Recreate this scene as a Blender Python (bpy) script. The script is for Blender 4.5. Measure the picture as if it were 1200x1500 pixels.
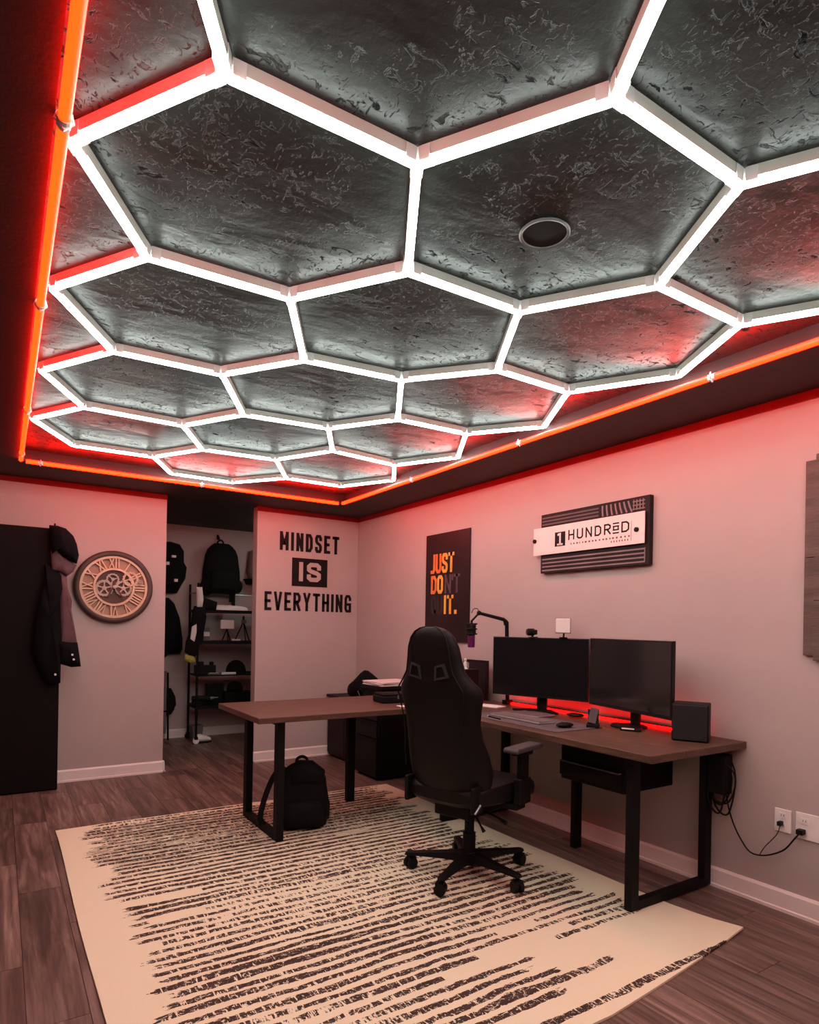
import bpy, bmesh, math, random
from mathutils import Vector, Matrix
random.seed(7)
PI = math.pi
C = bpy.context.scene.collection
for o in list(bpy.data.objects):
    bpy.data.objects.remove(o)

# ------------------------------------------------------------------ camera
F, YAW, ROLL, CX, CY, HC = 929.9, .5843, .0175, 615.4, 919.3, 1.315
_f = Vector((math.sin(YAW), math.cos(YAW), 0)); _r = Vector((math.cos(YAW), -math.sin(YAW), 0)); _u = Vector((0, 0, 1))
_r2 = math.cos(ROLL) * _r + math.sin(ROLL) * _u
_u2 = -math.sin(ROLL) * _r + math.cos(ROLL) * _u
cam_d = bpy.data.cameras.new('camera'); cam = bpy.data.objects.new('camera', cam_d); C.objects.link(cam)
cam_d.sensor_fit = 'VERTICAL'; cam_d.sensor_height = 36; cam_d.lens = F * 36 / 1500
cam_d.shift_x = -(CX - 600) / 1500; cam_d.shift_y = (CY - 750) / 1500
cam_d.clip_start = .05
cam.matrix_world = Matrix(((_r2.x, _u2.x, -_f.x, 0), (_r2.y, _u2.y, -_f.y, 0), (_r2.z, _u2.z, -_f.z, HC), (0, 0, 0, 1)))
bpy.context.scene.camera = cam

def ray(px, py): return (px - CX) / F * _r2 - (py - CY) / F * _u2 + _f
def at_x(px, py, X): d = ray(px, py); t = X / d.x; return Vector((X, d.y * t, HC + d.z * t))
def at_y(px, py, Y): d = ray(px, py); t = Y / d.y; return Vector((d.x * t, Y, HC + d.z * t))
def at_z(px, py, Z): d = ray(px, py); t = (Z - HC) / d.z; return Vector((d.x * t, d.y * t, Z))

# ------------------------------------------------------------------ world, exposure
w = bpy.data.worlds.new('world'); bpy.context.scene.world = w; w.use_nodes = True
w.node_tree.nodes['Background'].inputs[0].default_value = (.02, .02, .022, 1)
w.node_tree.nodes['Background'].inputs[1].default_value = .3
vs = bpy.context.scene.view_settings
vs.view_transform = 'Standard'; vs.look = 'None'; vs.gamma = 1; vs.use_curve_mapping = False
vs.exposure = 0.0
WHITE_L = 25.5     # radiance of the white tubes
RED_L = 43.0       # red channel radiance of the red tubes

# ------------------------------------------------------------------ materials
def srgb(r, g, b):
    f = lambda c: (c / 255 / 12.92) if c / 255 <= .04045 else ((c / 255 + .055) / 1.055) ** 2.4
    return (f(r), f(g), f(b), 1)

class NT:
    def __init__(s, name):
        s.m = bpy.data.materials.new(name); s.m.use_nodes = True; s.t = s.m.node_tree
        s.b = s.t.nodes['Principled BSDF']
    def n(s, typ, **kw):
        nd = s.t.nodes.new(typ)
        for k, v in kw.items(): setattr(nd, k, v)
        return nd
    def l(s, a, b): s.t.links.new(a, b)
    def val(s, sock, v):
        if hasattr(v, 'is_output') or hasattr(v, 'links'): s.l(v, sock)
        else: sock.default_value = v
    def math(s, op, a, b=0.0, c=0.0):
        nd = s.n('ShaderNodeMath', operation=op)
        for i, v in enumerate((a, b, c)): s.val(nd.inputs[i], v)
        return nd.outputs[0]
    def coords(s, scale=(1, 1, 1), kind='Object', rand=False):
        tc = s.n('ShaderNodeTexCoord'); mp = s.n('ShaderNodeMapping'); s.l(tc.outputs[kind], mp.inputs[0])
        mp.inputs['Scale'].default_value = scale
        if rand:
            oi = s.n('ShaderNodeObjectInfo'); cb = s.n('ShaderNodeCombineXYZ')
            s.l(s.math('MULTIPLY', oi.outputs['Random'], 57.0), cb.inputs[0]); s.l(s.math('MULTIPLY', oi.outputs['Random'], 91.0), cb.inputs[1])
            s.l(cb.outputs[0], mp.inputs['Location'])
        return mp.outputs[0]
    def noise(s, vec, scale=5, detail=4, rough=.55, dist=0):
        nd = s.n('ShaderNodeTexNoise'); s.l(vec, nd.inputs['Vector'])
        nd.inputs['Scale'].default_value = scale; nd.inputs['Detail'].default_value = detail
        nd.inputs['Roughness'].default_value = rough; nd.inputs['Distortion'].default_value = dist
        return nd.outputs[0]
    def ramp(s, fac, stops, interp='LINEAR'):
        nd = s.n('ShaderNodeValToRGB'); s.val(nd.inputs[0], fac); cr = nd.color_ramp; cr.interpolation = interp
        while len(cr.elements) < len(stops): cr.elements.new(.5)
        for e, (p, c) in zip(cr.elements, stops): e.position = p; e.color = c if len(c) == 4 else (*c, 1)
        return nd.outputs[0]
    def mix(s, fac, a, b):
        nd = s.n('ShaderNodeMix', data_type='RGBA'); s.val(nd.inputs[0], fac); s.val(nd.inputs[6], a); s.val(nd.inputs[7], b)
        return nd.outputs[2]
    def bump(s, h, strength=.3, dist=.01):
        nd = s.n('ShaderNodeBump'); nd.inputs['Strength'].default_value = strength; nd.inputs['Distance'].default_value = dist
        s.l(h, nd.inputs['Height']); s.l(nd.outputs[0], s.b.inputs['Normal'])

def surf(name, c1, c2=None, scale=8, rough=.6, bump=.15, bscale=None, stretch=(1, 1, 1), metal=0, rand=False, dist=.002, spec=.5, coat=0):
    k = NT(name); v = k.coords(stretch, rand=rand)
    c2 = c2 or tuple(min(1, x * 1.25) for x in c1[:3]) + (1,)
    f = k.noise(v, scale)
    k.l(k.mix(k.ramp(f, [(.3, (0, 0, 0)), (.7, (1, 1, 1))]), c1, c2), k.b.inputs['Base Color'])
    k.b.inputs['Roughness'].default_value = rough; k.b.inputs['Metallic'].default_value = metal
    k.b.inputs['Specular IOR Level'].default_value = spec; k.b.inputs['Coat Weight'].default_value = coat
    if bump: k.bump(k.noise(v, bscale or scale * 6, 3), bump, dist)
    return k.m

def emit(name, col, strength):
    k = NT(name); v = k.coords((3, 3, 3)); f = k.noise(v, 2, 1)
    k.l(k.mix(f, col, tuple(c * .96 for c in col[:3]) + (1,)), k.b.inputs['Emission Color'])
    k.b.inputs['Base Color'].default_value = (.02, .02, .02, 1)
    k.b.inputs['Emission Strength'].default_value = strength
    return k.m

M = {}
M['wall'] = surf('wall_paint', srgb(178, 164, 161), srgb(182, 168, 165), 3, .75, .12, 120, dist=.001)
M['wall_dark'] = surf('low_bounce_wall_paint', srgb(66, 60, 60), srgb(72, 66, 66), 3, .75, .12, 120, dist=.001)  # unseen walls, tone made dark to cut light bounced under the desk
M['soffit'] = surf('black_soffit_paint', srgb(30, 26, 26), srgb(38, 33, 33), 6, .65, .35, 70, dist=.003)
M['red_paint'] = surf('red_stripe_paint', srgb(118, 16, 20), srgb(108, 14, 18), 6, .6, .1)
M['trim'] = surf('white_trim', srgb(228, 218, 214), srgb(236, 226, 222), 4, .4, .05)
M['black_metal'] = surf('black_powder_coat', srgb(10, 9, 10), srgb(14, 13, 14), 20, .6, .1, 300, dist=.0005, spec=.18)
M['black_plastic'] = surf('black_plastic', srgb(9, 9, 10), srgb(13, 13, 14), 14, .55, .08, 250, dist=.0005, spec=.2)
M['satin'] = surf('satin_grey_metal', srgb(120, 118, 118), srgb(150, 148, 148), 14, .3, .05, metal=.8)
M['leather'] = surf('black_leatherette', srgb(12, 10, 10), srgb(16, 14, 14), 12, .52, .3, 260, dist=.001, spec=.2)
M['leather_grey'] = surf('grey_armrest_pad', srgb(60, 52, 56), srgb(72, 62, 66), 12, .6, .2, 200, dist=.001)
M['fabric_black'] = surf('black_nylon', srgb(10, 10, 12), srgb(16, 16, 18), 9, .85, .5, 180, dist=.002, spec=.2)
M['fabric_black2'] = surf('black_canvas_cloth', srgb(10, 11, 14), srgb(17, 17, 21), 6, .9, .5, 60, dist=.006, spec=.15)
M['fabric_grey'] = surf('grey_cloth', srgb(110, 95, 98), srgb(132, 114, 116), 6, .9, .4, 90, dist=.003, spec=.15)
M['fabric_brown'] = surf('dark_mauve_cloth', srgb(96, 72, 78), srgb(128, 98, 104), 6, .9, .4, 90, dist=.003, spec=.15)
M['cabinet'] = surf('black_cabinet_laminate', srgb(13, 9, 9), srgb(17, 12, 12), 5, .7, .08, 160, stretch=(1, 1, .15), dist=.001, spec=.15)
M['cab_brown'] = surf('dark_brown_laminate', srgb(28, 18, 18), srgb(36, 23, 23), 5, .6, .08, 120, stretch=(1, 1, .2), spec=.2)
M['cab_face'] = surf('charcoal_drawer_front', srgb(20, 18, 16), srgb(25, 22, 20), 5, .55, .08, 120, spec=.2)
M['white'] = surf('white_plastic', srgb(226, 222, 218), srgb(236, 232, 228), 10, .4, .03)
M['white_print'] = surf('white_print', srgb(222, 214, 210), srgb(230, 222, 218), 10, .6, .03)
M['decal'] = surf('black_vinyl', srgb(16, 9, 9), srgb(22, 13, 13), 10, .6, .05, spec=.2)
M['paper'] = surf('white_paper', srgb(225, 215, 212), srgb(238, 230, 226), 4, .8, .1)
M['gold'] = surf('gold_print', srgb(226, 158, 60), srgb(246, 190, 84), 9, .5, .1, metal=.1)
M['orange'] = surf('orange_print', srgb(214, 98, 48), srgb(232, 132, 60), 9, .5, .1)
M['dim_print'] = surf('dim_grey_print', srgb(74, 58, 64), srgb(96, 78, 84), 9, .6, .1)
M['dark_print'] = surf('dark_brown_print', srgb(42, 32, 33), srgb(48, 37, 37), 9, .6, .1)
M['poster'] = surf('dark_poster_print', srgb(32, 22, 25), srgb(44, 30, 32), 3, .4, .05, spec=.3)
M['canvas_dark'] = surf('dark_canvas_print', srgb(30, 21, 23), srgb(40, 29, 30), 6, .6, .2, 200, spec=.2)
M['canvas_line'] = surf('grey_line_print', srgb(118, 104, 106), srgb(136, 120, 120), 6, .6, .1)
M['line_grey'] = surf('dark_grey_line_print', srgb(80, 66, 68), srgb(92, 76, 78), 6, .6, .1)
M['purple'] = surf('purple_anodised', srgb(96, 30, 86), srgb(112, 38, 98), 12, .35, .05, metal=.3)
M['clock_rim'] = surf('dark_walnut_rim', srgb(62, 44, 40), srgb(82, 60, 53), 5, .55, .25, 40, dist=.002)
M['clock_face'] = surf('pale_wood_face', srgb(206, 176, 152), srgb(222, 194, 168), 5, .6, .25, 50, stretch=(1, 1, 6), dist=.001)
M['clock_back'] = surf('clock_back_panel', srgb(158, 126, 110), srgb(172, 140, 122), 6, .7, .3, 50)
M['clock_dark'] = surf('clock_dark_centre', srgb(78, 56, 52), srgb(92, 66, 60), 6, .7, .3, 50)
M['gear'] = surf('aged_pewter_gear', srgb(168, 150, 140), srgb(196, 178, 164), 10, .5, .3, 60, metal=.2)
M['numeral'] = surf('aged_brown_numeral', srgb(150, 120, 104), srgb(120, 92, 80), 8, .6, .2)
M['seam'] = surf('dark_wood_slat', srgb(72, 58, 54), srgb(108, 88, 80), 4, .6, .5, 30, stretch=(1, 1, 6), dist=.004)
M['yellow'] = surf('yellow_fabric', srgb(150, 146, 60), srgb(176, 172, 80), 8, .7, .2)
M['grey_box'] = surf('grey_card', srgb(96, 94, 92), srgb(110, 107, 104), 6, .8, .2)
M['silver'] = surf('silver_aluminium', srgb(150, 148, 150), srgb(170, 168, 170), 10, .35, .05, metal=.5)
M['mat_grey'] = surf('grey_desk_mat', srgb(82, 70, 74), srgb(98, 84, 88), 10, .8, .3, 200, dist=.001)
M['keys'] = surf('light_grey_keycaps', srgb(112, 100, 102), srgb(128, 114, 116), 20, .5, .05)
M['speaker_cloth'] = surf('black_speaker_cloth', srgb(16, 15, 16), srgb(24, 22, 23), 60, .8, .5, 400, dist=.001)
M['bezel'] = surf('glossy_black_bezel', srgb(14, 14, 15), srgb(19, 19, 20), 10, .3, .02)
M['white_tube'] = emit('white_tube_light', (.91, 1.0, .93, 1), WHITE_L)
M['red_tube'] = emit('red_tube_light', (1.0,   .19 / RED_L, .010 / RED_L, 1), RED_L)
M['red_strip'] = emit('red_desk_strip_light', (1.0, .012 / 13, .01 / 13, 1), 13.0)
M['housing'] = surf('clear_grey_tube_channel', srgb(196, 196, 188), srgb(206, 206, 198), 8, .35, .05)
M['connector'] = surf('clear_white_connector', srgb(214, 218, 216), srgb(224, 228, 226), 8, .2, .05)

# screen: dark glossy panel
k = NT('dark_monitor_glass'); v = k.coords((1, 1, 1))
k.l(k.mix(k.noise(v, 2, 2), srgb(16, 16, 19), srgb(22, 22, 24)), k.b.inputs['Base Color'])
k.b.inputs['Roughness'].default_value = .10; k.b.inputs['Specular IOR Level'].default_value = .6
M['screen'] = k.m
M['screen_reflect'] = surf('monitor_glass_reflect_tint', srgb(32, 31, 31), srgb(40, 39, 38), 2, .10, 0, spec=.6)  # right screen: grey room reflection put into the base colour

# wood desk top
def wood(name, ca, cb, cc):
    k = NT(name); v = k.coords((1, 1, 1)); v2 = k.coords((9, 1.0, 9))
    g = k.noise(v2, 4.5, 8, .62, 1.2); g2 = k.noise(v, 1.6, 3)
    base = k.ramp(g, [(.28, ca), (.5, cb), (.74, cc)])
    k.l(k.mix(k.ramp(g2, [(.35, (0, 0, 0)), (.7, (.5, .5, .5))]), base, ca), k.b.inputs['Base Color'])
    k.b.inputs['Roughness'].default_value = .5
    k.bump(g, .15, .002); return k.m
M['desk'] = wood('walnut_desktop_lengthwise', srgb(56, 38, 30), srgb(88, 62, 48), srgb(114, 84, 66))
k = NT('walnut_desktop_crosswise'); v = k.coords((1, 9, 9)); g = k.noise(v, 4.5, 8, .62, 1.2)
k.l(k.ramp(g, [(.28, srgb(58, 36, 30)), (.5, srgb(86, 56, 44)), (.74, srgb(106, 72, 58))]), k.b.inputs['Base Color'])
k.b.inputs['Roughness'].default_value = .5; k.bump(g, .15, .002); M['desk2'] = k.m

# floor planks
k = NT('grey_brown_plank'); v = k.coords((9, .5, 1), rand=True); v2 = k.coords((3.4, .35, 1), rand=True)
g = k.noise(v, 4.5, 9, .62, .5); g2 = k.noise(v2, 3.2, 4, .6, .8)
base = k.ramp(g, [(.25, srgb(76, 58, 52)), (.45, srgb(116, 92, 84)), (.62, srgb(146, 120, 110)), (.8, srgb(164, 140, 130))])
base = k.mix(k.ramp(g2, [(.36, (.75, .75, .75)), (.6, (0, 0, 0))]), base, srgb(74, 56, 50))
oi = k.n('ShaderNodeObjectInfo'); hs = k.n('ShaderNodeHueSaturation')
k.l(k.math('MULTIPLY_ADD', oi.outputs['Random'], .42, .72), hs.inputs['Value']); k.l(base, hs.inputs['Color']); k.l(hs.outputs[0], k.b.inputs['Base Color'])
k.b.inputs['Roughness'].default_value = .42; k.b.inputs['Specular IOR Level'].default_value = .35; k.bump(g, .25, .002); M['plank'] = k.m
M['subfloor'] = surf('dark_plank_joint', srgb(40, 30, 28), srgb(46, 34, 32), 6, .8, .1)  # dark brown base showing in the joints between planks

# skip-trowel black ceiling
k = NT('black_trowelled_plaster'); v = k.coords((1, 1, 1)); va = k.coords((1.0, 1.7, 1))
vd = k.coords((1.5, .75, 1)); b = k.noise(v, 2.1, 3, .6); c = k.noise(v, 60, 4, .6, .4)
d1 = k.ramp(k.noise(va, 17, 5, .66, 1.0), [(.585, (0, 0, 0)), (.65, (1, 1, 1))])
d2 = k.ramp(k.noise(vd, 34, 4, .6, 1.6), [(.60, (0, 0, 0)), (.66, (1, 1, 1))])
sw = k.noise(va, 3.2, 3, .5, .4)
patch = k.ramp(b, [(.42, (.0, .0, .0)), (.56, (1, 1, 1))])
dents = k.math('MULTIPLY', k.math('MAXIMUM', d1, k.math('MULTIPLY', d2, .7)), patch)
h = k.math('ADD', k.math('MULTIPLY', dents, -1.0), k.math('MULTIPLY', c, .10))
h = k.math('ADD', h, k.math('MULTIPLY', sw, 1.0))
k.l(k.mix(c, srgb(32, 37, 35), srgb(40, 45, 43)), k.b.inputs['Base Color'])
k.l(k.math('MULTIPLY_ADD', dents, .5, .40), k.b.inputs['Roughness']); k.l(k.math('MULTIPLY_ADD', dents, -.36, .40), k.b.inputs['Specular IOR Level'])
k.bump(h, 1.0, .012); M['ceiling'] = k.m

# rug : torn brush-stroke stripes running across it
k = NT('cream_rug_with_torn_stripes')
tc = k.n('ShaderNodeTexCoord'); sp = k.n('ShaderNodeSeparateXYZ'); k.l(tc.outputs['Object'], sp.inputs[0]); X, Y = sp.outputs[0], sp.outputs[1]
def comb(x, y, z=0.0):
    cb = k.n('ShaderNodeCombineXYZ'); k.val(cb.inputs[0], x); k.val(cb.inputs[1], y); k.val(cb.inputs[2], z); return cb.outputs[0]
n1 = k.noise(comb(k.math('MULTIPLY', X, 2.2), k.math('MULTIPLY', Y, 5)), 1, 3)
n2 = k.noise(comb(k.math('MULTIPLY', X, 16), k.math('MULTIPLY', Y, 60)), 1, 4, .7)
PER = .058
yy = k.math('ADD', Y, k.math('ADD', k.math('MULTIPLY', k.math('SUBTRACT', n1, .5), .05), k.math('MULTIPLY', k.math('SUBTRACT', n2, .5), .034)))
yq = k.math('DIVIDE', yy, PER); idx = k.math('FLOOR', yq); fr = k.math('FRACT', yq)
def rnd(seed):
    wn = k.n('ShaderNodeTexWhiteNoise', noise_dimensions='2D'); k.l(comb(idx, seed), wn.inputs['Vector']); return wn.outputs['Value']
bw = k.noise(comb(k.math('MULTIPLY', X, 1.3), k.math('MULTIPLY', idx, 3.77), 8.0), 1, 3, .6)
band = k.math('LESS_THAN', fr, k.math('ADD', k.math('MULTIPLY_ADD', rnd(1.0), .26, .05), k.math('MULTIPLY', bw, .72)))
start = k.math('MULTIPLY_ADD', rnd(2.0), .12, .12); end = k.math('MULTIPLY_ADD', rnd(3.0), .16, 2.14)
end = k.math('SUBTRACT', end, k.math('MULTIPLY', k.math('LESS_THAN', Y, .46), k.math('MULTIPLY_ADD', rnd(4.0), .4, .5)))
jit = k.math('MULTIPLY', k.math('SUBTRACT', n2, .5), .22)
xx = k.math('ADD', X, jit)
inx = k.math('MULTIPLY', k.math('GREATER_THAN', xx, start), k.math('LESS_THAN', xx, end))
gapn = k.noise(comb(k.math('MULTIPLY', X, 1.1), k.math('MULTIPLY', idx, 7.31)), 1, 1)
keep = k.math('LESS_THAN', gapn, .66)
farY = k.math('GREATER_THAN', Y, 2.52)            # far end of the rug: dense thin lines
nearY = k.math('GREATER_THAN', Y, .16)
hatch = k.noise(comb(k.math('MULTIPLY', X, 75), k.math('MULTIPLY', Y, 14)), 1, 3, .7)
hthr = k.math('SUBTRACT', .635, k.math('MULTIPLY', k.ramp(k.noise(comb(k.math('MULTIPLY', X, 1.4), k.math('MULTIPLY', Y, 1.7), 3.0), 1, 2), [(.35, (0, 0, 0)), (.7, (1, 1, 1))]), .15))
solid = k.math('LESS_THAN', hatch, hthr)
scr = k.noise(comb(k.math('MULTIPLY', X, 28), k.math('MULTIPLY', Y, 46), 5.0), 1, 5, .75, 2.0)
solid = k.math('MULTIPLY', solid, k.math('LESS_THAN', scr, .59))
dark = k.math('MULTIPLY', k.math('MULTIPLY', band, inx), k.math('MULTIPLY', keep, solid))
dark = k.math('MULTIPLY', dark, nearY)
# fine far zone
fy = k.math('FRACT', k.math('DIVIDE', yy, .021))
fine = k.math('MULTIPLY', k.math('LESS_THAN', fy, .62), k.math('LESS_THAN', k.noise(comb(k.math('MULTIPLY', X, 20), k.math('MULTIPLY', Y, 90)), 1, 3), .56))
midz = k.math('MULTIPLY', k.math('GREATER_THAN', Y, 1.75), k.math('LESS_THAN', Y, 3.02))
fine = k.math('MULTIPLY', k.math('MULTIPLY', fine, inx), midz)
fmask = k.ramp(k.math('ADD', k.math('MULTIPLY', k.math('SUBTRACT', Y, 1.75), .5), k.math('MULTIPLY', n1, .45)), [(.34, (0, 0, 0)), (.62, (1, 1, 1))])
fine = k.math('MULTIPLY', fine, k.math('MULTIPLY', fmask, .8))
dark = k.math('MAXIMUM', dark, fine)
# long torn line along the near hem
line = k.math('MULTIPLY', k.math('LESS_THAN', k.math('ABSOLUTE', k.math('SUBTRACT', yy, .075)), .017), k.math('MULTIPLY', k.math('LESS_THAN', xx, 2.28), solid))
dark = k.math('MAXIMUM', dark, line)
wv = k.noise(comb(k.math('MULTIPLY', X, 260), k.math('MULTIPLY', Y, 260)), 1, 2)
cream = k.mix(wv, srgb(224, 210, 182), srgb(240, 228, 202))
ink = k.mix(k.noise(comb(k.math('MULTIPLY', X, 9), k.math('MULTIPLY', Y, 40)), 1, 3), srgb(40, 29, 27), srgb(92, 72, 66))
k.l(k.mix(dark, cream, ink), k.b.inputs['Base Color']); k.b.inputs['Roughness'].default_value = .95
k.b.inputs['Specular IOR Level'].default_value = .1
k.bump(wv, .5, .002); M['rug'] = k.m

# ------------------------------------------------------------------ mesh builder
class MB:
    def __init__(s, off=(0, 0, 0)):
        s.bm = bmesh.new(); s.off = Vector(off); s.X = None
    def v(s, p):
        p = Vector(p) if s.X is None else s.X @ Vector(p)
        return s.bm.verts.new(p - s.off)
    def f(s, vs):
        try: return s.bm.faces.new(vs)
        except ValueError: return None
    def box(s, lo, hi, rz=0, about=None, rot=None):
        lo = Vector(lo); hi = Vector(hi); c = (lo + hi) / 2
        R = rot or Matrix.Rotation(rz, 3, 'Z'); c0 = Vector(about) if about else c
        P = []
        for z in (lo.z, hi.z):
            for x, y in ((lo.x, lo.y), (hi.x, lo.y), (hi.x, hi.y), (lo.x, hi.y)):
                P.append(s.v(c0 + R @ (Vector((x, y, z)) - c0)))
        for q in ((3, 2, 1, 0), (4, 5, 6, 7), (0, 1, 5, 4), (1, 2, 6, 5), (2, 3, 7, 6), (3, 0, 4, 7)): s.f([P[i] for i in q])
        return s
    def loft(s, rings, cap=True, closed=True):
        R = [[s.v(p) for p in r] for r in rings]
        n = len(R[0])
        for a, b in zip(R, R[1:]):
            for i in range(n if closed else n - 1):
                s.f([a[i], a[(i + 1) % n], b[(i + 1) % n], b[i]])
        if cap: s.f(list(reversed(R[0]))); s.f(R[-1])
        return s
    def cyl(s, p0, p1, r0, r1=None, n=16, cap=True):
        p0, p1 = Vector(p0), Vector(p1); r1 = r0 if r1 is None else r1
        d = (p1 - p0).normalized(); a = d.orthogonal().normalized(); b = d.cross(a)
        ring = lambda p, r: [p + (a * math.cos(2 * PI * i / n) + b * math.sin(2 * PI * i / n)) * r for i in range(n)]
        return s.loft([ring(p0, r0), ring(p1, r1)], cap)
    def tube(s, pts, r, n=8, flat=1.0):
        pts = [Vector(p) for p in pts]; rings = []; up = None
        for i, p in enumerate(pts):
            d = (pts[min(i + 1, len(pts) - 1)] - pts[max(i - 1, 0)]).normalized()
            if up is None: up = d.orthogonal().normalized()
            a = (up - d * up.dot(d))
            a = a.normalized() if a.length > 1e-5 else d.orthogonal().normalized()
            up = a; b = d.cross(a); rr = r[i] if isinstance(r, (list, tuple)) else r
            rings.append([p + a * math.cos(2 * PI * j / n) * rr + b * math.sin(2 * PI * j / n) * rr * flat for j in range(n)])
        return s.loft(rings)
    def lathe(s, prof, c=(0, 0, 0), n=32, axis='Z', cap=True):
        c = Vector(c); rings = []
        for r, h in prof:
            ring = []
            for i in range(n):
                a = 2 * PI * i / n; x, y = r * math.cos(a), r * math.sin(a)
                ring.append(c + (Vector((x, y, h)) if axis == 'Z' else Vector((x, -h, y)) if axis == 'Y' else Vector((-h, y, x))))
            rings.append(ring)
        return s.loft(rings, cap)
    def ball(s, c, r, n=12, m=8, sc=(1, 1, 1)):
        c = Vector(c); rings = []
        for j in range(m + 1):
            t = PI * (j / m); t = min(max(t, .02), PI - .02)
            rings.append([c + Vector((r * sc[0] * math.sin(t) * math.cos(2 * PI * i / n), r * sc[1] * math.sin(t) * math.sin(2 * PI * i / n), -r * sc[2] * math.cos(t))) for i in range(n)])
        return s.loft(rings)
    def prism(s, poly, fmap, d0, d1):
        # poly of 2-D points, fmap(u, v, d) -> 3-D
        A = [s.v(fmap(u, v, d0)) for u, v in poly]; B = [s.v(fmap(u, v, d1)) for u, v in poly]; n = len(poly)
        s.f(A); s.f(list(reversed(B)))
        for i in range(n): s.f([A[i], B[i], B[(i + 1) % n], A[(i + 1) % n]])
        return s
    def puff(s, poly, fmap, depth, base=0.0, steps=5, seed=0, wrinkle=.0):
        # rounded cushion over an outline; flat at the back, swelling towards +d
        rnd_ = random.Random(seed)
        cu = sum(p[0] for p in poly) / len(poly); cv = sum(p[1] for p in poly) / len(poly)
        dense = []
        for i, p in enumerate(poly):
            q = poly[(i + 1) % len(poly)]
            for t in (0, .34, .67): dense.append((p[0] + (q[0] - p[0]) * t, p[1] + (q[1] - p[1]) * t))
        rings = [[fmap(u, v, base) for u, v in dense]]
        ph = [rnd_.uniform(0, 6.28) for _ in range(4)]
        for j in range(steps):
            t = j / (steps - 1) * .93; sc = 1 - t ** 1.6; d = base + depth * (.35 + .65 * math.sin(min(1, t * 1.25) * PI / 2))
            rings.append([fmap(cu + (u - cu) * sc, cv + (v - cv) * sc,
                               d + wrinkle * (math.sin(38 * u + ph[0] + 9 * v) + .6 * math.sin(23 * v + ph[1])) * (1 if j else .3)) for u, v in dense])
        return s.loft(rings)
    def ribbon(s, pts, t, fmap, d0, d1, closed=False, cap=True):
        P = [Vector((p[0], p[1])) for p in pts]; n = len(P)
        if not closed and cap:
            P[0] = P[0] - (P[1] - P[0]).normalized() * t / 2
            P[-1] = P[-1] + (P[-1] - P[-2]).normalized() * t / 2
        L, R = [], []
        for i in range(n):
            a = P[i - 1] if (closed or i > 0) else None; b = P[(i + 1) % n] if (closed or i < n - 1) else None
            d1_ = (P[i] - a).normalized() if a is not None else None; d2_ = (b - P[i]).normalized() if b is not None else None
            if d1_ is None: d1_ = d2_
            if d2_ is None: d2_ = d1_
            n1_ = Vector((-d1_.y, d1_.x)); n2_ = Vector((-d2_.y, d2_.x)); m = n1_ + n2_
            m = m.normalized() if m.length > 1e-4 else n1_
            k_ = min(1 / max(m.dot(n1_), .35), 2.2)
            L.append(P[i] + m * k_ * t / 2); R.append(P[i] - m * k_ * t / 2)
        A = [s.v(fmap(p.x, p.y, d1)) for p in L]; B = [s.v(fmap(p.x, p.y, d1)) for p in R]
        A0 = [s.v(fmap(p.x, p.y, d0)) for p in L]; B0 = [s.v(fmap(p.x, p.y, d0)) for p in R]
        for i in range(n if closed else n - 1):
            j = (i + 1) % n
            s.f([A[i], B[i], B[j], A[j]]); s.f([A0[i], A0[j], B0[j], B0[i]]); s.f([A[i], A[j], A0[j], A0[i]]); s.f([B[j], B[i], B0[i], B0[j]])
        if not closed: s.f([A[0], A0[0], B0[0], B[0]]); s.f([A[-1], B[-1], B0[-1], A0[-1]])
        return s

def obj(name, mb, mat, parent=None, smooth=False, bevel=0, seg=2):
    bmesh.ops.recalc_face_normals(mb.bm, faces=mb.bm.faces)
    me = bpy.data.meshes.new(name); mb.bm.to_mesh(me); mb.bm.free()
    me.materials.append(M[mat] if isinstance(mat, str) else mat)
    o = bpy.data.objects.new(name, me); C.objects.link(o); o.parent = parent
    if smooth:
        for p in me.polygons: p.use_smooth = True
        try: me.set_sharp_from_angle(angle=math.radians(48))
        except Exception: pass
    if bevel:
        b = o.modifiers.new('bevel', 'BEVEL'); b.width = bevel; b.segments = seg; b.limit_method = 'ANGLE'; b.angle_limit = math.radians(40)
    return o
def tag(o, label, cat, group=None):
    o['label'] = label; o['category'] = cat
    if group: o['group'] = group
    return o
def thing(name, label, cat, loc=(0, 0, 0), rz=0, group=None):
    o = bpy.data.objects.new(name, None); C.objects.link(o); o.location = loc; o.rotation_euler = (0, 0, rz)
    o.empty_display_size = .1
    return tag(o, label, cat, group)
def struct(name, mb, mat, bevel=0, smooth=False):
    o = obj(name, mb, mat, bevel=bevel, smooth=smooth); o['kind'] = 'structure'; return o
def B(lo, hi, off=(0, 0, 0), **k): return MB(off).box(lo, hi, **k)
def copy_tree(o, parent=None):
    c = o.copy(); C.objects.link(c)
    if parent: c.parent = parent
    for ch in list(o.children): copy_tree(ch, c)
    return c

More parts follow.
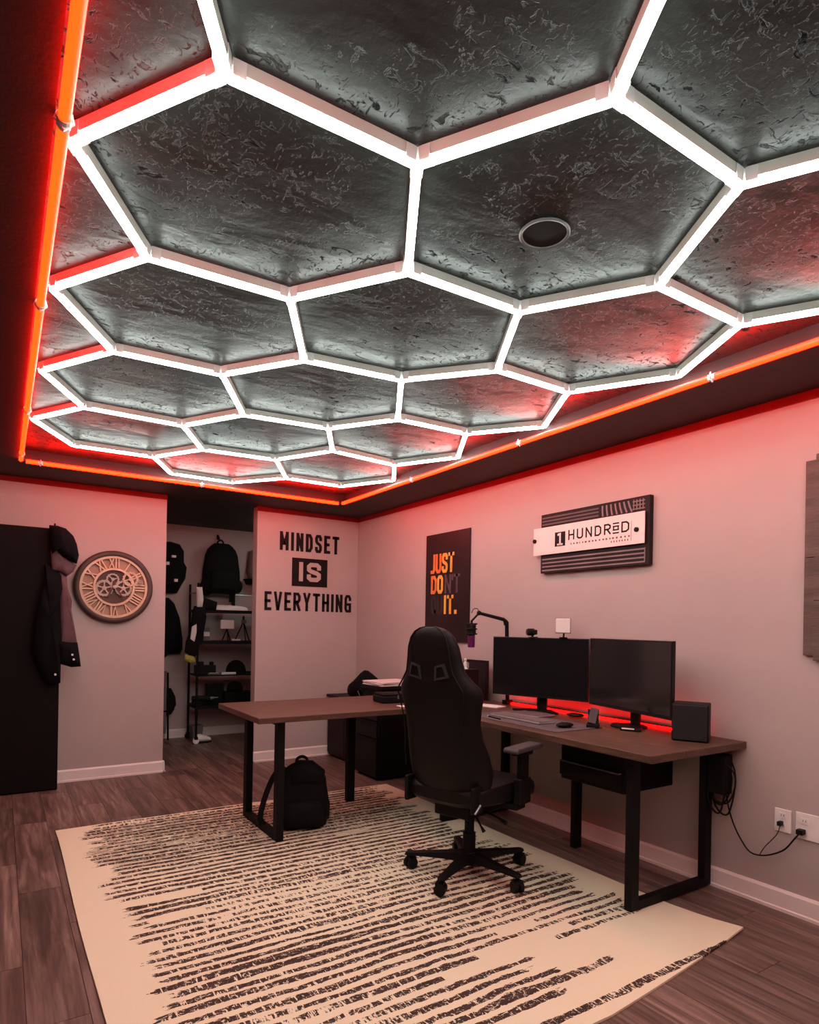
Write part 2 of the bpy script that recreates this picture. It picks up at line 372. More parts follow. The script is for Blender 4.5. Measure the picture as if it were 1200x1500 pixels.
# ------------------------------------------------------------------ room shell
XR, YB, ZS, ZC = 3.123, 5.925, 2.448, 2.528     # right wall, back wall, soffit, tray ceiling
XL, YF = -1.0, -2.2
O1, O2 = 1.215, 2.036                            # closet opening
YC, XC1, XC2 = 7.63, .75, 3.2                    # closet
TX0, TX1, TY0, TY1 = .085, 2.642, -1.5, 5.315   # tray edges
struct('wall_right', B((XR, YF, 0), (XR + .12, YB + .12, 2.6)), 'wall')
struct('wall_left', B((XL - .12, YF, 0), (XL, YB + .12, 2.6)), 'wall_dark')
struct('wall_front', B((XL, YF - .12, 0), (XR, YF, 2.6)), 'wall_dark')
struct('wall_back', B((XL, YB, 0), (O1, YB + .12, ZS)), 'wall', bevel=.004)
struct('wall_back', B((O2, YB, 0), (XR, YB + .12, ZS)), 'wall', bevel=.004)
struct('wall_closet_back', B((XC1, YC, 0), (XC2, YC + .1, 2.6)), 'wall')
struct('wall_closet_left', B((XC1 - .1, YB + .12, 0), (XC1, YC, 2.6)), 'wall')
struct('wall_closet_right', B((XC2, YB + .12, 0), (XC2 + .1, YC, 2.6)), 'wall')
struct('ceiling', B((TX0 - .02, TY0 - .02, ZC), (TX1 + .02, TY1 + .02, ZC + .1)), 'ceiling')
mb = MB()
mb.box((XL - .1, YF - .1, ZS), (TX0, YC + .1, ZC + .12)); mb.box((TX1, YF - .1, ZS), (XC2 + .1, YC + .1, ZC + .12))
mb.box((TX0, TY1, ZS), (TX1, YC + .1, ZC + .12)); mb.box((TX0, YF - .1, ZS), (TX1, TY0, ZC + .12))
struct('ceiling_soffit', mb, 'soffit')
# painted red stripe round the top of the walls
for i, (lo, hi) in enumerate((((XR - .004, YF, 2.404), (XR, YB, ZS)), ((XL, YB - .004, 2.404), (O1, YB, ZS)), ((O2, YB - .004, 2.404), (XR - .004, YB, ZS)),
                              ((XL, YF, 2.404), (XL + .004, YB - .004, ZS)))):
    struct('trim_%d' % (i + 1), B(lo, hi), 'red_paint')
# baseboards with a small shoe moulding
def base(name, fm, u0, u1):
    prof = [(0, 0), (.02, 0), (.02, .014), (.013, .018), (.013, .088), (.006, .1), (0, .1)]
    mb = MB(); mb.loft([[fm(u, d, z) for d, z in prof] for u in (u0, u1)]); struct(name, mb, 'trim')
base('baseboard_right', lambda u, d, z: (XR - d, u, z), YF, YB)
base('baseboard_back', lambda u, d, z: (u, YB - d, z), XL, O1 + .012)
base('baseboard_back', lambda u, d, z: (u, YB - d, z), O2 - .012, XR - .02)
base('baseboard_left', lambda u, d, z: (XL + d, u, z), YF, YB)
base('baseboard_closet', lambda u, d, z: (u, YC - d, z), XC1, XC2)
base('baseboard_jamb', lambda u, d, z: (O2 - d, u, z), YB - .02, YB + .12)
base('baseboard_jamb', lambda u, d, z: (O1 + d, u, z), YB - .02, YB + .12)

# floor: one object, planks as parts
fl = struct('floor', B((XL, YF, -.05), (XC2, YC, -.004)), 'subfloor')
PW, PL = .182, 1.22
def plank_mesh(w, l):
    mb = MB(); mb.box((0, 0, -.004), (w - .0022, l - .0022, 0)); me = bpy.data.meshes.new('plank'); mb.bm.to_mesh(me); mb.bm.free()
    me.materials.append(M['plank']); return me
pm = plank_mesh(PW, PL); x = XL; col = 0
cache = {}
while x < XR - .01:
    w_ = min(PW, XR - x); y = YF - (col * .457 % PL)
    while y < YB:
        y0, y1 = max(y, YF), min(y + PL, YB)
        key = (round(w_, 3), round(y1 - y0, 3))
        if key not in cache: cache[key] = plank_mesh(w_, y1 - y0)
        o = bpy.data.objects.new('plank', cache[key]); C.objects.link(o); o.location = (x, y0, 0); o.parent = fl
        y += PL
    if x + w_ > .8:
        y0 = YB
        while y0 < YC:
            y1 = min(y0 + (.6 if (col % 2 and y0 == YB) else PL), YC); key = (round(w_, 3), round(y1 - y0, 3))
            if key not in cache: cache[key] = plank_mesh(w_, y1 - y0)
            o = bpy.data.objects.new('plank', cache[key]); C.objects.link(o); o.location = (x, y0, 0); o.parent = fl
            y0 = y1
    x += PW; col += 1

# ------------------------------------------------------------------ hexagon light
U = .85; HZ = HC + 1.388 * U
meas = {(-2, 0): (0.13, 1.784), (-1, -1): (0.385, 1.377), (1, -1): (0.868, 1.363), (2, 0): (1.112, 1.79), (1, 1): (0.855, 2.181), (-1, 1): (0.376, 2.204), (2, -2): (1.119, 0.944), (4, -2): (1.605, 0.939), (5, -1): (1.854, 1.367), (4, 0): (1.588, 1.774), (-2, 2): (0.135, 2.602), (2, 2): (1.107, 2.647), (1, 3): (0.855, 3.027), (-1, 3): (0.39, 3.052), (-2, 4): (0.142, 3.485), (2, 4): (1.12, 3.534), (1, 5): (0.89, 3.944), (-1, 5): (0.363, 3.941), (-2, 6): (0.137, 4.348), (2, 6): (1.12, 4.404), (1, 7): (0.89, 4.814), (-1, 7): (0.388, 4.834), (5, 1): (1.873, 2.229), (4, 2): (1.577, 2.583), (5, 3): (1.864, 3.084), (4, 4): (1.614, 3.47), (5, 5): (1.846, 3.897), (4, 6): (1.62, 4.351), (5, 7): (1.891, 4.844), (4, 8): (1.593, 5.27), (2, 8): (1.1, 5.255), (7, -1): (2.34, 1.36), (8, 0): (2.587, 1.789), (7, 1): (2.327, 2.229), (8, 2): (2.615, 2.684), (7, 3): (2.336, 3.063), (8, 4): (2.615, 3.515), (7, 5): (2.375, 3.965), (8, 6): (2.614, 4.372), (7, 7): (2.378, 4.836)}
def junction(kx, ky):
    if (kx, ky) in meas: return meas[(kx, ky)]
    return ((kx * .28868 + .7345) * U, (ky * .5 + 2.1064) * U)
hexes = [(0, j) for j in range(-3, 4)] + [(1, j) for j in range(-3, 4)] + [(2, j) for j in range(-3, 4)]
edges = set(); nodes = set()
for cx_, j in hexes:
    kx = 3 * cx_; ky = 2 * j + (1 if cx_ == 1 else 0)
    ring = [(kx - 2, ky), (kx - 1, ky - 1), (kx + 1, ky - 1), (kx + 2, ky), (kx + 1, ky + 1), (kx - 1, ky + 1)]
    for a, b in zip(ring, ring[1:] + ring[:1]): edges.add(tuple(sorted((a, b)))); nodes.update((a, b))
HX = thing('hexagon_ceiling_light', 'white glowing honeycomb of tube lights mounted on the black ceiling', 'ceiling light', (0, 0, 0))
deg = {}
for a, b in sorted(edges):
    A = Vector((*junction(*a), HZ)); Bv = Vector((*junction(*b), HZ)); d = (Bv - A).normalized(); s_ = Vector((-d.y, d.x, 0)); up = Vector((0, 0, 1))
    a0, b0 = A + d * .005, Bv - d * .005
    deg.setdefault(a, []).append(d); deg.setdefault(b, []).append(-d)
    mb = MB()   # rounded bottom lens
    prof = [(-.0125, .004), (-.0125, -.003), (-.009, -.0105), (0, -.0135), (.009, -.0105), (.0125, -.003), (.0125, .004)]
    mb.loft([[p + s_ * u + up * h_ for u, h_ in prof] for p in (a0, b0)])
    t = obj('light_tube', mb, 'white_tube', HX)
    mb = MB(); prof = [(-.0135, .0035), (-.0135, .0335), (.0135, .0335), (.0135, .0035)]
    mb.loft([[p + s_ * u + up * h_ for u, h_ in prof] for p in (a0 + d * .012, b0 - d * .012)])
    obj('tube_housing', mb, 'housing', t)
for nk in sorted(nodes):
    p = Vector((*junction(*nk), HZ)); mb = MB()
    mb.cyl(p + Vector((0, 0, .004)), p + Vector((0, 0, .0345)), .0145, n=12)
    for d in deg[nk]:
        s_ = Vector((-d.y, d.x, 0))
        for q in (1, -1):
            c0 = p + d * .012 + s_ * q * .0155
            mb.loft([[c + s_ * e + Vector((0, 0, h_)) for e, h_ in ((-.0012, -.006), (.0012, -.006), (.0012, .03), (-.0012, .03))] for c in (c0, c0 + d * .03)])
    obj('connector', mb, 'connector', HX)

# ------------------------------------------------------------------ red perimeter tubes
LX0, LX1, LY0, LY1, LZ = .103, 2.596, -1.45, 5.272, 2.438
def red_run(label, a, b, segs):
    a, b = Vector(a), Vector(b); mid = (a + b) / 2
    root = thing('red_tube_light', label, 'tube light', a); d = (b - a).normalized(); L = (b - a).length
    cuts = [0] + segs + [L]
    for s0, s1 in zip(cuts, cuts[1:]):
        mb = MB(a); mb.cyl(a + d * (s0 + .012), a + d * (s1 - .012), .0135, n=12); obj('glowing_tube', mb, 'red_tube', root, smooth=True)
    out = Vector((-1, 0, 0)) if abs(d.y) > .5 and a.x < 1 else Vector((1, 0, 0)) if abs(d.y) > .5 else Vector((0, 1, 0)) if a.y > 0 else Vector((0, -1, 0))
    for s0 in segs + [L * .02 + .05]:
        p = a + d * s0; mb = MB(a)
        mb.tube([p + d * 0 + out * .012 + Vector((0, 0, .018)), p + out * .019, p + Vector((0, 0, -.02)), p - out * .019, p - out * .014 + Vector((0, 0, .02))], .0035, 6)
        mb.cyl(p - d * .016, p + d * .016, .0155, n=12)
        obj('clip', mb, 'connector', root)
red_run('red glowing tube along the left edge of the recessed ceiling', (LX0, LY1 - .02, LZ), (LX0, LY0 + .02, LZ), [LY1 - 4.02, LY1 - 2.66, LY1 - 1.66, LY1 - .5])
red_run('red glowing tube along the back edge of the ceiling above the closet', (LX0 + .02, LY1, LZ), (LX1 - .02, LY1, LZ), [1.22])
red_run('red glowing tube along the right edge of the ceiling above the desks', (LX1, LY0 + .02, LZ), (LX1, LY1 - .02, LZ), [1.2, 3.06, 4.3, 5.5])
red_run('red glowing tube along the near edge of the ceiling behind the viewer', (LX0 + .02, LY0, LZ), (LX1 - .02, LY0, LZ), [1.22])

# ceiling speaker
c = at_z(798, 341, ZC)
t = thing('ceiling_speaker', 'round black speaker set flush in the ceiling inside a hexagon', 'speaker', c)
mb = MB(); mb.lathe([(.074, 0), (.078, -.004), (.074, -.009), (.068, -.007), (.066, -.002)], n=48); obj('ring', mb, surf('speaker_ring_grey', srgb(120, 120, 118), srgb(132, 132, 130), 9, .35, .02), t, smooth=True)
mb = MB(); mb.lathe([(.067, 0), (.066, -.004), (.03, -.0045), (.001, -.005)], n=40); obj('grille', mb, 'speaker_cloth', t, smooth=True)
# curled wires by the near left corner are clips of the tube; a small detector on the soffit is not visible

# ------------------------------------------------------------------ rug
RX0, RX1, RY0, RY1 = .305, 2.70, 1.43, 4.55
rug = tag(bpy.data.objects.new('area_rug', bpy.data.meshes.new('area_rug')), 'cream area rug with torn dark brush-stroke stripes under the desks', 'rug')
C.objects.link(rug); rug.location = (RX0, RY0, 0)
bm = bmesh.new(); NX, NY = 30, 40; W_, L_ = RX1 - RX0, RY1 - RY0; top = {}; bot = {}
def rz(u, v):
    e = min(u, 1 - u, v, 1 - v) * 3
    return .0095 + .0015 * math.sin(u * 19 + 2 * v) * math.sin(v * 23) * min(1, max(0, .12 - e) * 20) + .012 * max(0, (u - .93)) / .07 * max(0, (.06 - v)) / .06
for i in range(NX + 1):
    for j in range(NY + 1):
        u, v = i / NX, j / NY
        x = u * W_ + .05 * max(0, 1 - v * 8) * u ** 3 + .004 * math.sin(v * 9)
        y = v * L_ + .10 * max(0, u - .6) / .4 * (1 - v) ** 6 - .004 * math.sin(u * 11)
        z = rz(u, v); top[i, j] = bm.verts.new((x, y, z)); bot[i, j] = bm.verts.new((x, y, z - .0085))
for i in range(NX):
    for j in range(NY):
        bm.faces.new([top[i, j], top[i + 1, j], top[i + 1, j + 1], top[i, j + 1]]); bm.faces.new([bot[i, j + 1], bot[i + 1, j + 1], bot[i + 1, j], bot[i, j]])
for i in range(NX):
    for j in (0, NY): bm.faces.new([top[i, j], top[i + 1, j], bot[i + 1, j], bot[i, j]])
for j in range(NY):
    for i in (0, NX): bm.faces.new([top[i, j], top[i, j + 1], bot[i, j + 1], bot[i, j]])
bmesh.ops.recalc_face_normals(bm, faces=bm.faces)
bm.to_mesh(rug.data); bm.free(); rug.data.materials.append(M['rug'])
RZ = .0112

# ------------------------------------------------------------------ desks
DH, DT = .775, .036
def uframe(t, off, x0, x1, y, z0=0, wid=.055, dy=.04, top=DH - DT):
    mb = MB(off); mb.box((x0, y - dy / 2, z0), (x0 + wid, y + dy / 2, top)); obj('leg', mb, 'black_metal', t, bevel=.002)
    mb = MB(off); mb.box((x1 - wid, y - dy / 2, z0), (x1, y + dy / 2, top)); obj('leg', mb, 'black_metal', t, bevel=.002)
    mb = MB(off); mb.box((x0 + wid, y - dy / 2, z0), (x1 - wid, y + dy / 2, z0 + .04)); obj('foot_rail', mb, 'black_metal', t)
    mb = MB(off); mb.box((x0 + wid, y - dy / 2, top - .03), (x1 - wid, y + dy / 2, top)); obj('top_rail', mb, 'black_metal', t)
dx0, dx1, dy0, dy1 = 2.365, 3.113, 1.735, 3.555
t = thing('main_desk', 'brown walnut desk along the right wall under the two monitors', 'desk', (2.74, 2.65, 0)); o = t.location
mb = MB(o); mb.box((dx0, dy0, DH - DT), (dx1, dy1, DH)); obj('desktop', mb, 'desk', t, bevel=.004)
uframe(t, o, 2.455, 3.09, 1.92, z0=RZ if False else .012); uframe(t, o, 2.50, 3.09, 3.48, z0=.012)
mb = MB(o); mb.box((2.905, 2.66, .0), (2.96, 2.70, DH - DT)); obj('leg', mb, 'black_metal', t, bevel=.002)
# writing table going off to the left
t2x0, t2x1, t2y0, t2y1 = 1.25, 3.113, 3.562, 4.37
t = thing('side_desk', 'brown walnut table jutting out from the wall behind the gaming chair', 'desk', (2.1, 3.96, 0)); o = t.location
mb = MB(o)
prof = [(t2x0, t2y0), (2.2, t2y0), (t2x1, t2y0), (t2x1, t2y1), (t2x0, t2y1)]
mb.prism(prof, lambda u, v, d: (u, v, d), DH - DT, DH); obj('desktop', mb, 'desk2', t, bevel=.004)
for y in (3.67, 4.24):
    mb = MB(o); mb.box((1.40, y - .03, .012), (1.445, y + .03, DH - DT)); obj('leg', mb, 'black_metal', t, bevel=.002)
mb = MB(o); mb.box((1.40, 3.70, .012), (1.445, 4.21, .05)); obj('foot_rail', mb, 'black_metal', t)
mb = MB(o); mb.box((1.40, 3.70, DH - DT - .03), (1.445, 4.21, DH - DT)); obj('top_rail', mb, 'black_metal', t)
mb = MB(o); mb.box((2.17, 4.22, .012), (2.23, 4.265, DH - DT)); obj('leg', mb, 'black_metal', t, bevel=.002)
mb = MB(o); mb.box((3.0, 4.22, 0), (3.05, 4.265, DH - DT)); obj('leg', mb, 'black_metal', t, bevel=.002)
# under-desk drawer
t = thing('under_desk_drawer', 'black drawer unit hanging under the main desk behind its front leg', 'drawer', (2.8, 2.3, .5)); o = t.location
mb = MB(o); mb.box((2.60, 2.07, .50), (3.0, 2.49, DH - DT)); obj('body', mb, 'black_metal', t, bevel=.003)
mb = MB(o); mb.box((2.582, 2.075, .525), (2.60, 2.485, .60)); obj('drawer_front', mb, 'black_plastic', t, bevel=.002)
mb = MB(o); mb.box((2.577, 2.08, .598), (2.60, 2.48, .604)); obj('pull_lip', mb, 'satin', t)

# ------------------------------------------------------------------ cabinets behind the side desk
t = thing('low_cabinet', 'dark brown low cabinet in the far corner behind the side desk', 'cabinet', (2.95, 5.5, 0)); o = t.location
mb = MB(o); mb.box((2.80, 5.13, .02), (3.10, 5.895, .60)); obj('body', mb, 'cab_brown', t, bevel=.004)
mb = MB(o); mb.box((2.775, 5.12, .60), (3.105, 5.90, .625)); obj('top', mb, 'cab_brown', t, bevel=.004)
for a, b in ((5.14, 5.51), (5.52, 5.885)):
    mb = MB(o); mb.box((2.787, a, .04), (2.80, b, .59)); d = obj('door', mb, 'cab_brown', t, bevel=.003)
t = thing('filing_cabinet', 'charcoal filing cabinet with three drawers behind the side desk', 'cabinet', (2.9, 4.9, 0)); o = t.location
mb = MB(o); mb.box((2.70, 4.69, .015), (3.10, 5.09, .66)); obj('body', mb, 'black_metal', t, bevel=.004)
for a, b in ((.03, .35), (.36, .50), (.51, .65)):
    mb = MB(o); mb.box((2.68, 4.70, a), (2.70, 5.08, b)); d = obj('drawer', mb, 'cab_face', t, bevel=.003)
    mb = MB(o); mb.box((2.672, 4.72, b - .018), (2.68, 5.06, b - .008)); obj('handle', mb, 'black_metal', d)
mb = MB(o)
for x_, y_ in ((2.73, 4.72), (2.73, 5.06), (3.07, 4.72), (3.07, 5.06)): mb.cyl((x_, y_, 0), (x_, y_, .016), .018, n=10)
obj('feet', mb, 'black_plastic', t)

# ------------------------------------------------------------------ tall black cabinet with jacket
t = thing('tall_cabinet', 'tall plain black wardrobe at the left beside the clock', 'cabinet', (-.1, 5.8, 0)); o = t.location
mb = MB(o); mb.box((-.62, 5.69, .0), (.388, 5.90, 2.035)); obj('body', mb, 'cabinet', t, bevel=.003)
mb = MB(o); mb.box((-.115, 5.672, .012), (.388, 5.69, 2.03)); obj('door', mb, 'cabinet', t, bevel=.002)
mb = MB(o); mb.box((-.62, 5.672, .012), (-.119, 5.69, 2.03)); obj('door', mb, 'cabinet', t, bevel=.002)
PYj = 5.66
def jm(off, y0):
    return lambda px, py, d: Vector(at_y(px, py, y0)) - Vector((0, d, 0))
t = thing('hooded_jacket', 'black and mauve hooded jacket hanging on the wardrobe corner', 'jacket', at_y(90, 800, PYj - .0)); o = t.location
def pp(mb_off, poly, y0, depth, mat, name, parent, seed=1, wrinkle=.006, base=0, back=0):
    mb = MB(mb_off); P3 = [at_y(a, b, y0) for a, b in poly]
    mb.puff([(p.x, p.z) for p in P3], lambda u, v, d: (u, y0 - d, v), depth, base, seed=seed, wrinkle=wrinkle)
    return obj(name, mb, mat, parent, smooth=True)
ps = pp
pp(o, [(86, 836), (97, 843), (99, 862), (105, 880), (104, 893), (109, 920), (113, 944), (89, 943), (86, 880)], 5.655, .07, 'fabric_brown', 'lining', t, 3, .004)
pp(o, [(66, 826), (78, 834), (90, 842), (92, 860), (86, 880), (90, 932), (89, 958), (88, 1000), (70, 1002), (56, 978), (46, 952), (50, 910), (58, 872), (64, 850)], 5.655, .10, 'fabric_black2', 'body', t, 5, .006)
pp(o, [(84, 938), (100, 941), (113, 941), (116, 960), (118, 976), (104, 977), (86, 972)], 5.64, .08, 'fabric_black2', 'hem', t, 6, .004)
pp(o, [(74, 806), (80, 803), (92, 815), (112, 828), (107, 838), (98, 844), (88, 838), (76, 835)], 5.63, .05, 'fabric_brown', 'hood_lining', t, 7, .004)
pp(o, [(72, 770), (84, 771), (96, 775), (107, 786), (112, 798), (115, 814), (112, 826), (102, 822), (90, 814), (80, 804), (76, 812), (73, 800)], 5.63, .11, 'fabric_black2', 'hood', t, 8, .005)
for i, (a, b) in enumerate(((106, 959), (108, 966), (81, 988))):
    p = at_y(a, b, 5.545 if i < 2 else 5.54); mb = MB(o); mb.lathe([(.001, -.004), (.008, -.004), (.008, .006), (.001, .008)], p, 12, 'Y'); obj('snap_button', mb, 'white', t, smooth=True)
mb = MB(o); p = at_y(80, 772, 5.66); mb.tube([p + Vector((0, .0, .0)), p + Vector((0, -.03, .02)), p + Vector((0, -.06, -.02))], .006); obj('hanging_loop', mb, 'fabric_black', t)

# ------------------------------------------------------------------ gear wall clock
cc = Vector((.797, YB, 1.612))
t = thing('gear_wall_clock', 'round wooden wall clock with roman numerals and exposed gears', 'clock', cc)
mb = MB(); mb.lathe([(.305, .0), (.305, .035), (.295, .05), (.275, .055), (.262, .048), (.258, .018), (.26, 0), (.305, 0)], n=64, axis='Y', cap=False); obj('rim', mb, 'clock_rim', t, smooth=True)
mb = MB(); mb.lathe([(.262, .0), (.262, .016), (.001, .017)], n=48, axis='Y'); obj('back_panel', mb, 'clock_back', t)
mb = MB(); mb.lathe([(.15, .0165), (.15, .0185), (.001, .019)], n=48, axis='Y'); obj('centre_panel', mb, 'clock_dark', t)
mb = MB(); mb.lathe([(.262, .018), (.262, .04), (.242, .042), (.240, .018), (.262, .018)], n=64, axis='Y', cap=False); obj('outer_ring', mb, 'clock_face', t, smooth=True)
mb = MB(); mb.lathe([(.160, .018), (.160, .04), (.143, .042), (.141, .018), (.160, .018)], n=48, axis='Y', cap=False); obj('inner_ring', mb, 'clock_face', t, smooth=True)
def clock_map(ang):
    ca, sa = math.cos(ang), math.sin(ang)       # u tangential, v radial from the centre
    return lambda u, v, d: (u * ca + v * sa, -d, -u * sa + v * ca)
num = ['XII', 'I', 'II', 'III', 'IIII', 'V', 'VI', 'VII', 'VIII', 'IX', 'X', 'XI']
for i, s_ in enumerate(num):
    fm = clock_map(2 * PI * i / 12); mb = MB(); wv_ = {'I': .022, 'V': .040, 'X': .044}; tot = sum(wv_[c_] for c_ in s_); u = -tot / 2; v0, v1 = .160, .242
    for c_ in s_:
        w_ = wv_[c_]; m_ = u + w_ / 2
        if c_ == 'I': mb.ribbon([(m_, v0), (m_, v1)], .011, fm, .018, .039, cap=False)
        if c_ == 'V': mb.ribbon([(u + .004, v1), (m_, v0 + .006), (u + w_ - .004, v1)], .010, fm, .018, .039, cap=False)
        if c_ == 'X': mb.ribbon([(u + .004, v1), (u + w_ - .004, v0)], .010, fm, .018, .039, cap=False); mb.ribbon([(u + .004, v0), (u + w_ - .004, v1)], .010, fm, .018, .038, cap=False)
        u += w_
    obj('numeral', mb, 'clock_face', t)
def gear(name, cx_, cz_, r, teeth, d, mat, spokes=5):
    mb = MB(); fm = lambda u, v, dd: (cx_ + u, -dd, cz_ + v); pts = []
    for i in range(teeth * 4):
        a = 2 * PI * i / (teeth * 4); rr = r if i % 4 in (0, 1) else r * .88; pts.append((rr * .93 * math.cos(a), rr * .93 * math.sin(a)))
    mb.ribbon(pts, r * .2, fm, d, d + .008, closed=True)
    for i in range(spokes):
        a = 2 * PI * i / spokes + .3; mb.ribbon([(0, 0), (r * .8 * math.cos(a), r * .8 * math.sin(a))], r * .16, fm, d, d + .007, cap=False)
    mb.lathe([(r * .26, d), (r * .26, d + .012), (.001, d + .013)], (cx_, 0, cz_), 20, 'Y')
    obj(name, mb, mat, t)
gear('gear', .125, .072, .062, 16, .036, 'clock_face', 4)
gear('gear', -.012, .064, .05, 14, .028, 'gear', 3)
gear('gear', -.075, -.012, .068, 18, .022, 'gear', 5)
gear('gear', .072, -.008, .066, 18, .024, 'gear', 5)
gear('gear', .198, .045, .024, 10, .04, 'gear', 3)
mb = MB(); fm = lambda u, v, d: (u, -d, v)
mb.ribbon([(.012, .05), (-.045, -.08)], .014, fm, .045, .049); obj('hour_hand', mb, 'clock_dark', t)
mb = MB(); mb.ribbon([(-.012, .03), (.075, -.10)], .010, fm, .05, .054); obj('minute_hand', mb, 'clock_dark', t)
mb = MB(); mb.lathe([(.014, .02), (.014, .058), (.001, .06)], (0, 0, 0), 16, 'Y'); obj('hub', mb, 'gear', t)

# ------------------------------------------------------------------ lettering
G = {
 'M': (1.2, [[(0, 0), (0, 1)], [(1, 0), (1, 1)], ('d', (0, 1), (.5, .25)), ('d', (1, 1), (.5, .25))]), 'I': (.0, [[(.5, 0), (.5, 1)]]), 'N': (1, [[(0, 0), (0, 1)], [(1, 0), (1, 1)], ('d', (0, 1.02), (1, -.02))]),
 'D': (1, [[(0, 0), (0, 1), (.65, 1), (1, .8), (1, .2), (.65, 0), (0, 0)]]),
 'S': (1, [[(1, .8), (1, .88), (.8, 1), (.2, 1), (0, .88), (0, .66), (.2, .56), (.8, .44), (1, .34), (1, .12), (.8, 0), (.2, 0), (0, .12), (0, .2)]]),
 'E': (.9, [[(1, 1), (0, 1), (0, 0), (1, 0)], [(0, .5), (.8, .5)]]), 'T': (1, [[(0, 1), (1, 1)], [(.5, 1), (.5, 0)]]),
 'V': (1.1, [('d', (-.02, 1.1), (.48, -.08)), ('d', (1.02, 1.1), (.52, -.08))]), 'R': (1, [[(0, 0), (0, 1), (.7, 1), (1, .85), (1, .62), (.7, .48), (0, .48)], [(.45, .48), (1, 0)]]),
 'Y': (1.1, [('d', (-.02, 1.1), (.5, .42)), ('d', (1.02, 1.1), (.5, .42)), [(.5, .46), (.5, 0)]]), 'H': (1, [[(0, 0), (0, 1)], [(1, 0), (1, 1)], [(0, .5), (1, .5)]]),
 'G': (1, [[(1, .78), (1, .85), (.75, 1), (.25, 1), (0, .85), (0, .15), (.25, 0), (1, 0), (1, .45), (.55, .45)]]),
 'U': (1, [[(0, 1), (0, .15), (.25, 0), (.75, 0), (1, .15), (1, 1)]]), 'J': (.8, [[(1, 1), (1, .15), (.7, 0), (0, 0)]]),
 'O': (1, [[(.25, 0), (0, .15), (0, .85), (.25, 1), (.75, 1), (1, .85), (1, .15), (.75, 0), (.25, 0)]]),
 'Q': (1, [[(.25, 0), (0, .15), (0, .85), (.25, 1), (.75, 1), (1, .85), (1, .15), (.75, 0), (.25, 0)], [(.6, .22), (.95, .0)]]),
 '1': (.5, [[(.0, .8), (.7, 1), (.7, 0)]]), "'": (.0, [[(.5, .8), (.5, 1)]]), '.': (.0, [[(.5, 0), (.5, .03)]]),
 'C': (1, [[(1, .8), (.75, 1), (.25, 1), (0, .8), (0, .2), (.25, 0), (.75, 0), (1, .2)]]), 'A': (1.1, [[(0, 0), (.5, 1), (1, 0)], [(.2, .35), (.8, .35)]]),
}
def text(word, u0, u1, v0, v1, tk, fm, d0, d1, parent, mat, off, gap=.25, name='letter', mats=None):
    h_ = v1 - v0; widths = []
    for c_ in word: widths.append(tk if G[c_][0] == 0 else None)
    nvar = sum(G[c_][0] for c_ in word if G[c_][0] > 0); fixed = sum(w_ for w_ in widths if w_); gapw = tk * gap * 2
    unit = (u1 - u0 - fixed - gapw * (len(word) - 1)) / max(nvar, .001); u = u0
    for i, c_ in enumerate(word):
        wf = G[c_][0]; w_ = tk if wf == 0 else wf * unit; mb = MB(off)
        for st in G[c_][1]:
            diag = st[0] == 'd'; st = list(st[1:]) if diag else st
            closed = len(st) > 3 and st[0] == st[-1]
            P = [(u + tk / 2 + a * max(w_ - tk, 0), v0 + tk / 2 + b * (h_ - tk)) for a, b in (st[:-1] if closed else st)]
            mb.ribbon(P, tk * (.92 if diag else 1), fm, d0, d1 - (.0002 if diag else 0), closed=closed, cap=not diag)
        obj(name, mb, (mats[i] if mats else mat), parent); u += w_ + gapw
wb = lambda u, v, d: (u, YB - d, v)
t = thing('wall_lettering', 'black wall letters reading MINDSET IS EVERYTHING right of the closet', 'wall lettering', (2.6, YB, 1.85)); o = t.location
text('MINDSET', 2.262, 2.90, 2.05, 2.232, .030, wb, 0, .004, t, 'decal', o, gap=.42)
text('EVERYTHING', 2.117, 3.05, 1.458, 1.640, .028, wb, 0, .004, t, 'decal', o, gap=.42)
mb = MB(o); mb.box((2.392, YB - .004, 1.705), (2.772, YB, 1.985)); obj('panel', mb, 'decal', t)
text('IS', 2.465, 2.70, 1.755, 1.945, .042, wb, .004, .006, t, 'wall', o, gap=.5)

# ------------------------------------------------------------------ poster
wr = lambda u, v, d: (XR - d, u, v)            # u is world y
def wr_at(y0): return lambda u, v, d: (XR - d, y0 - u, v)
py1, py0, pz0, pz1 = 4.622, 4.003, 1.20, 2.118
t = thing('poster', 'dark poster reading JUST DON\'T QUIT with gold letters behind the chair', 'poster', (XR, (py0 + py1) / 2, 1.66)); o = t.location
mb = MB(o); mb.box((XR - .014, py0, pz0), (XR - .001, py1, pz1)); obj('board', mb, 'poster', t)
fm = wr_at(py1)
text('JUST', .075, .415, 1.78, 1.945, .029, fm, .014, .0155, t, 'gold', o, gap=.12, mats=['orange', 'orange', 'gold', 'gold'])
text('DO', .082, .262, 1.605, 1.762, .029, fm, .014, .0155, t, 'orange', o, gap=.12, mats=['orange', 'gold'])
text("N'T", .285, .50, 1.605, 1.762, .024, fm, .014, .0150, t, 'dim_print', o, gap=.12)
text('QU', .085, .262, 1.432, 1.59, .029, fm, .014, .0145, t, 'dark_print', o, gap=.12)
text('IT', .280, .412, 1.432, 1.59, .029, fm, .014, .0155, t, 'gold', o, gap=.25)
text('.', .425, .46, 1.432, 1.47, .034, fm, .014, .0155, t, 'gold', o)

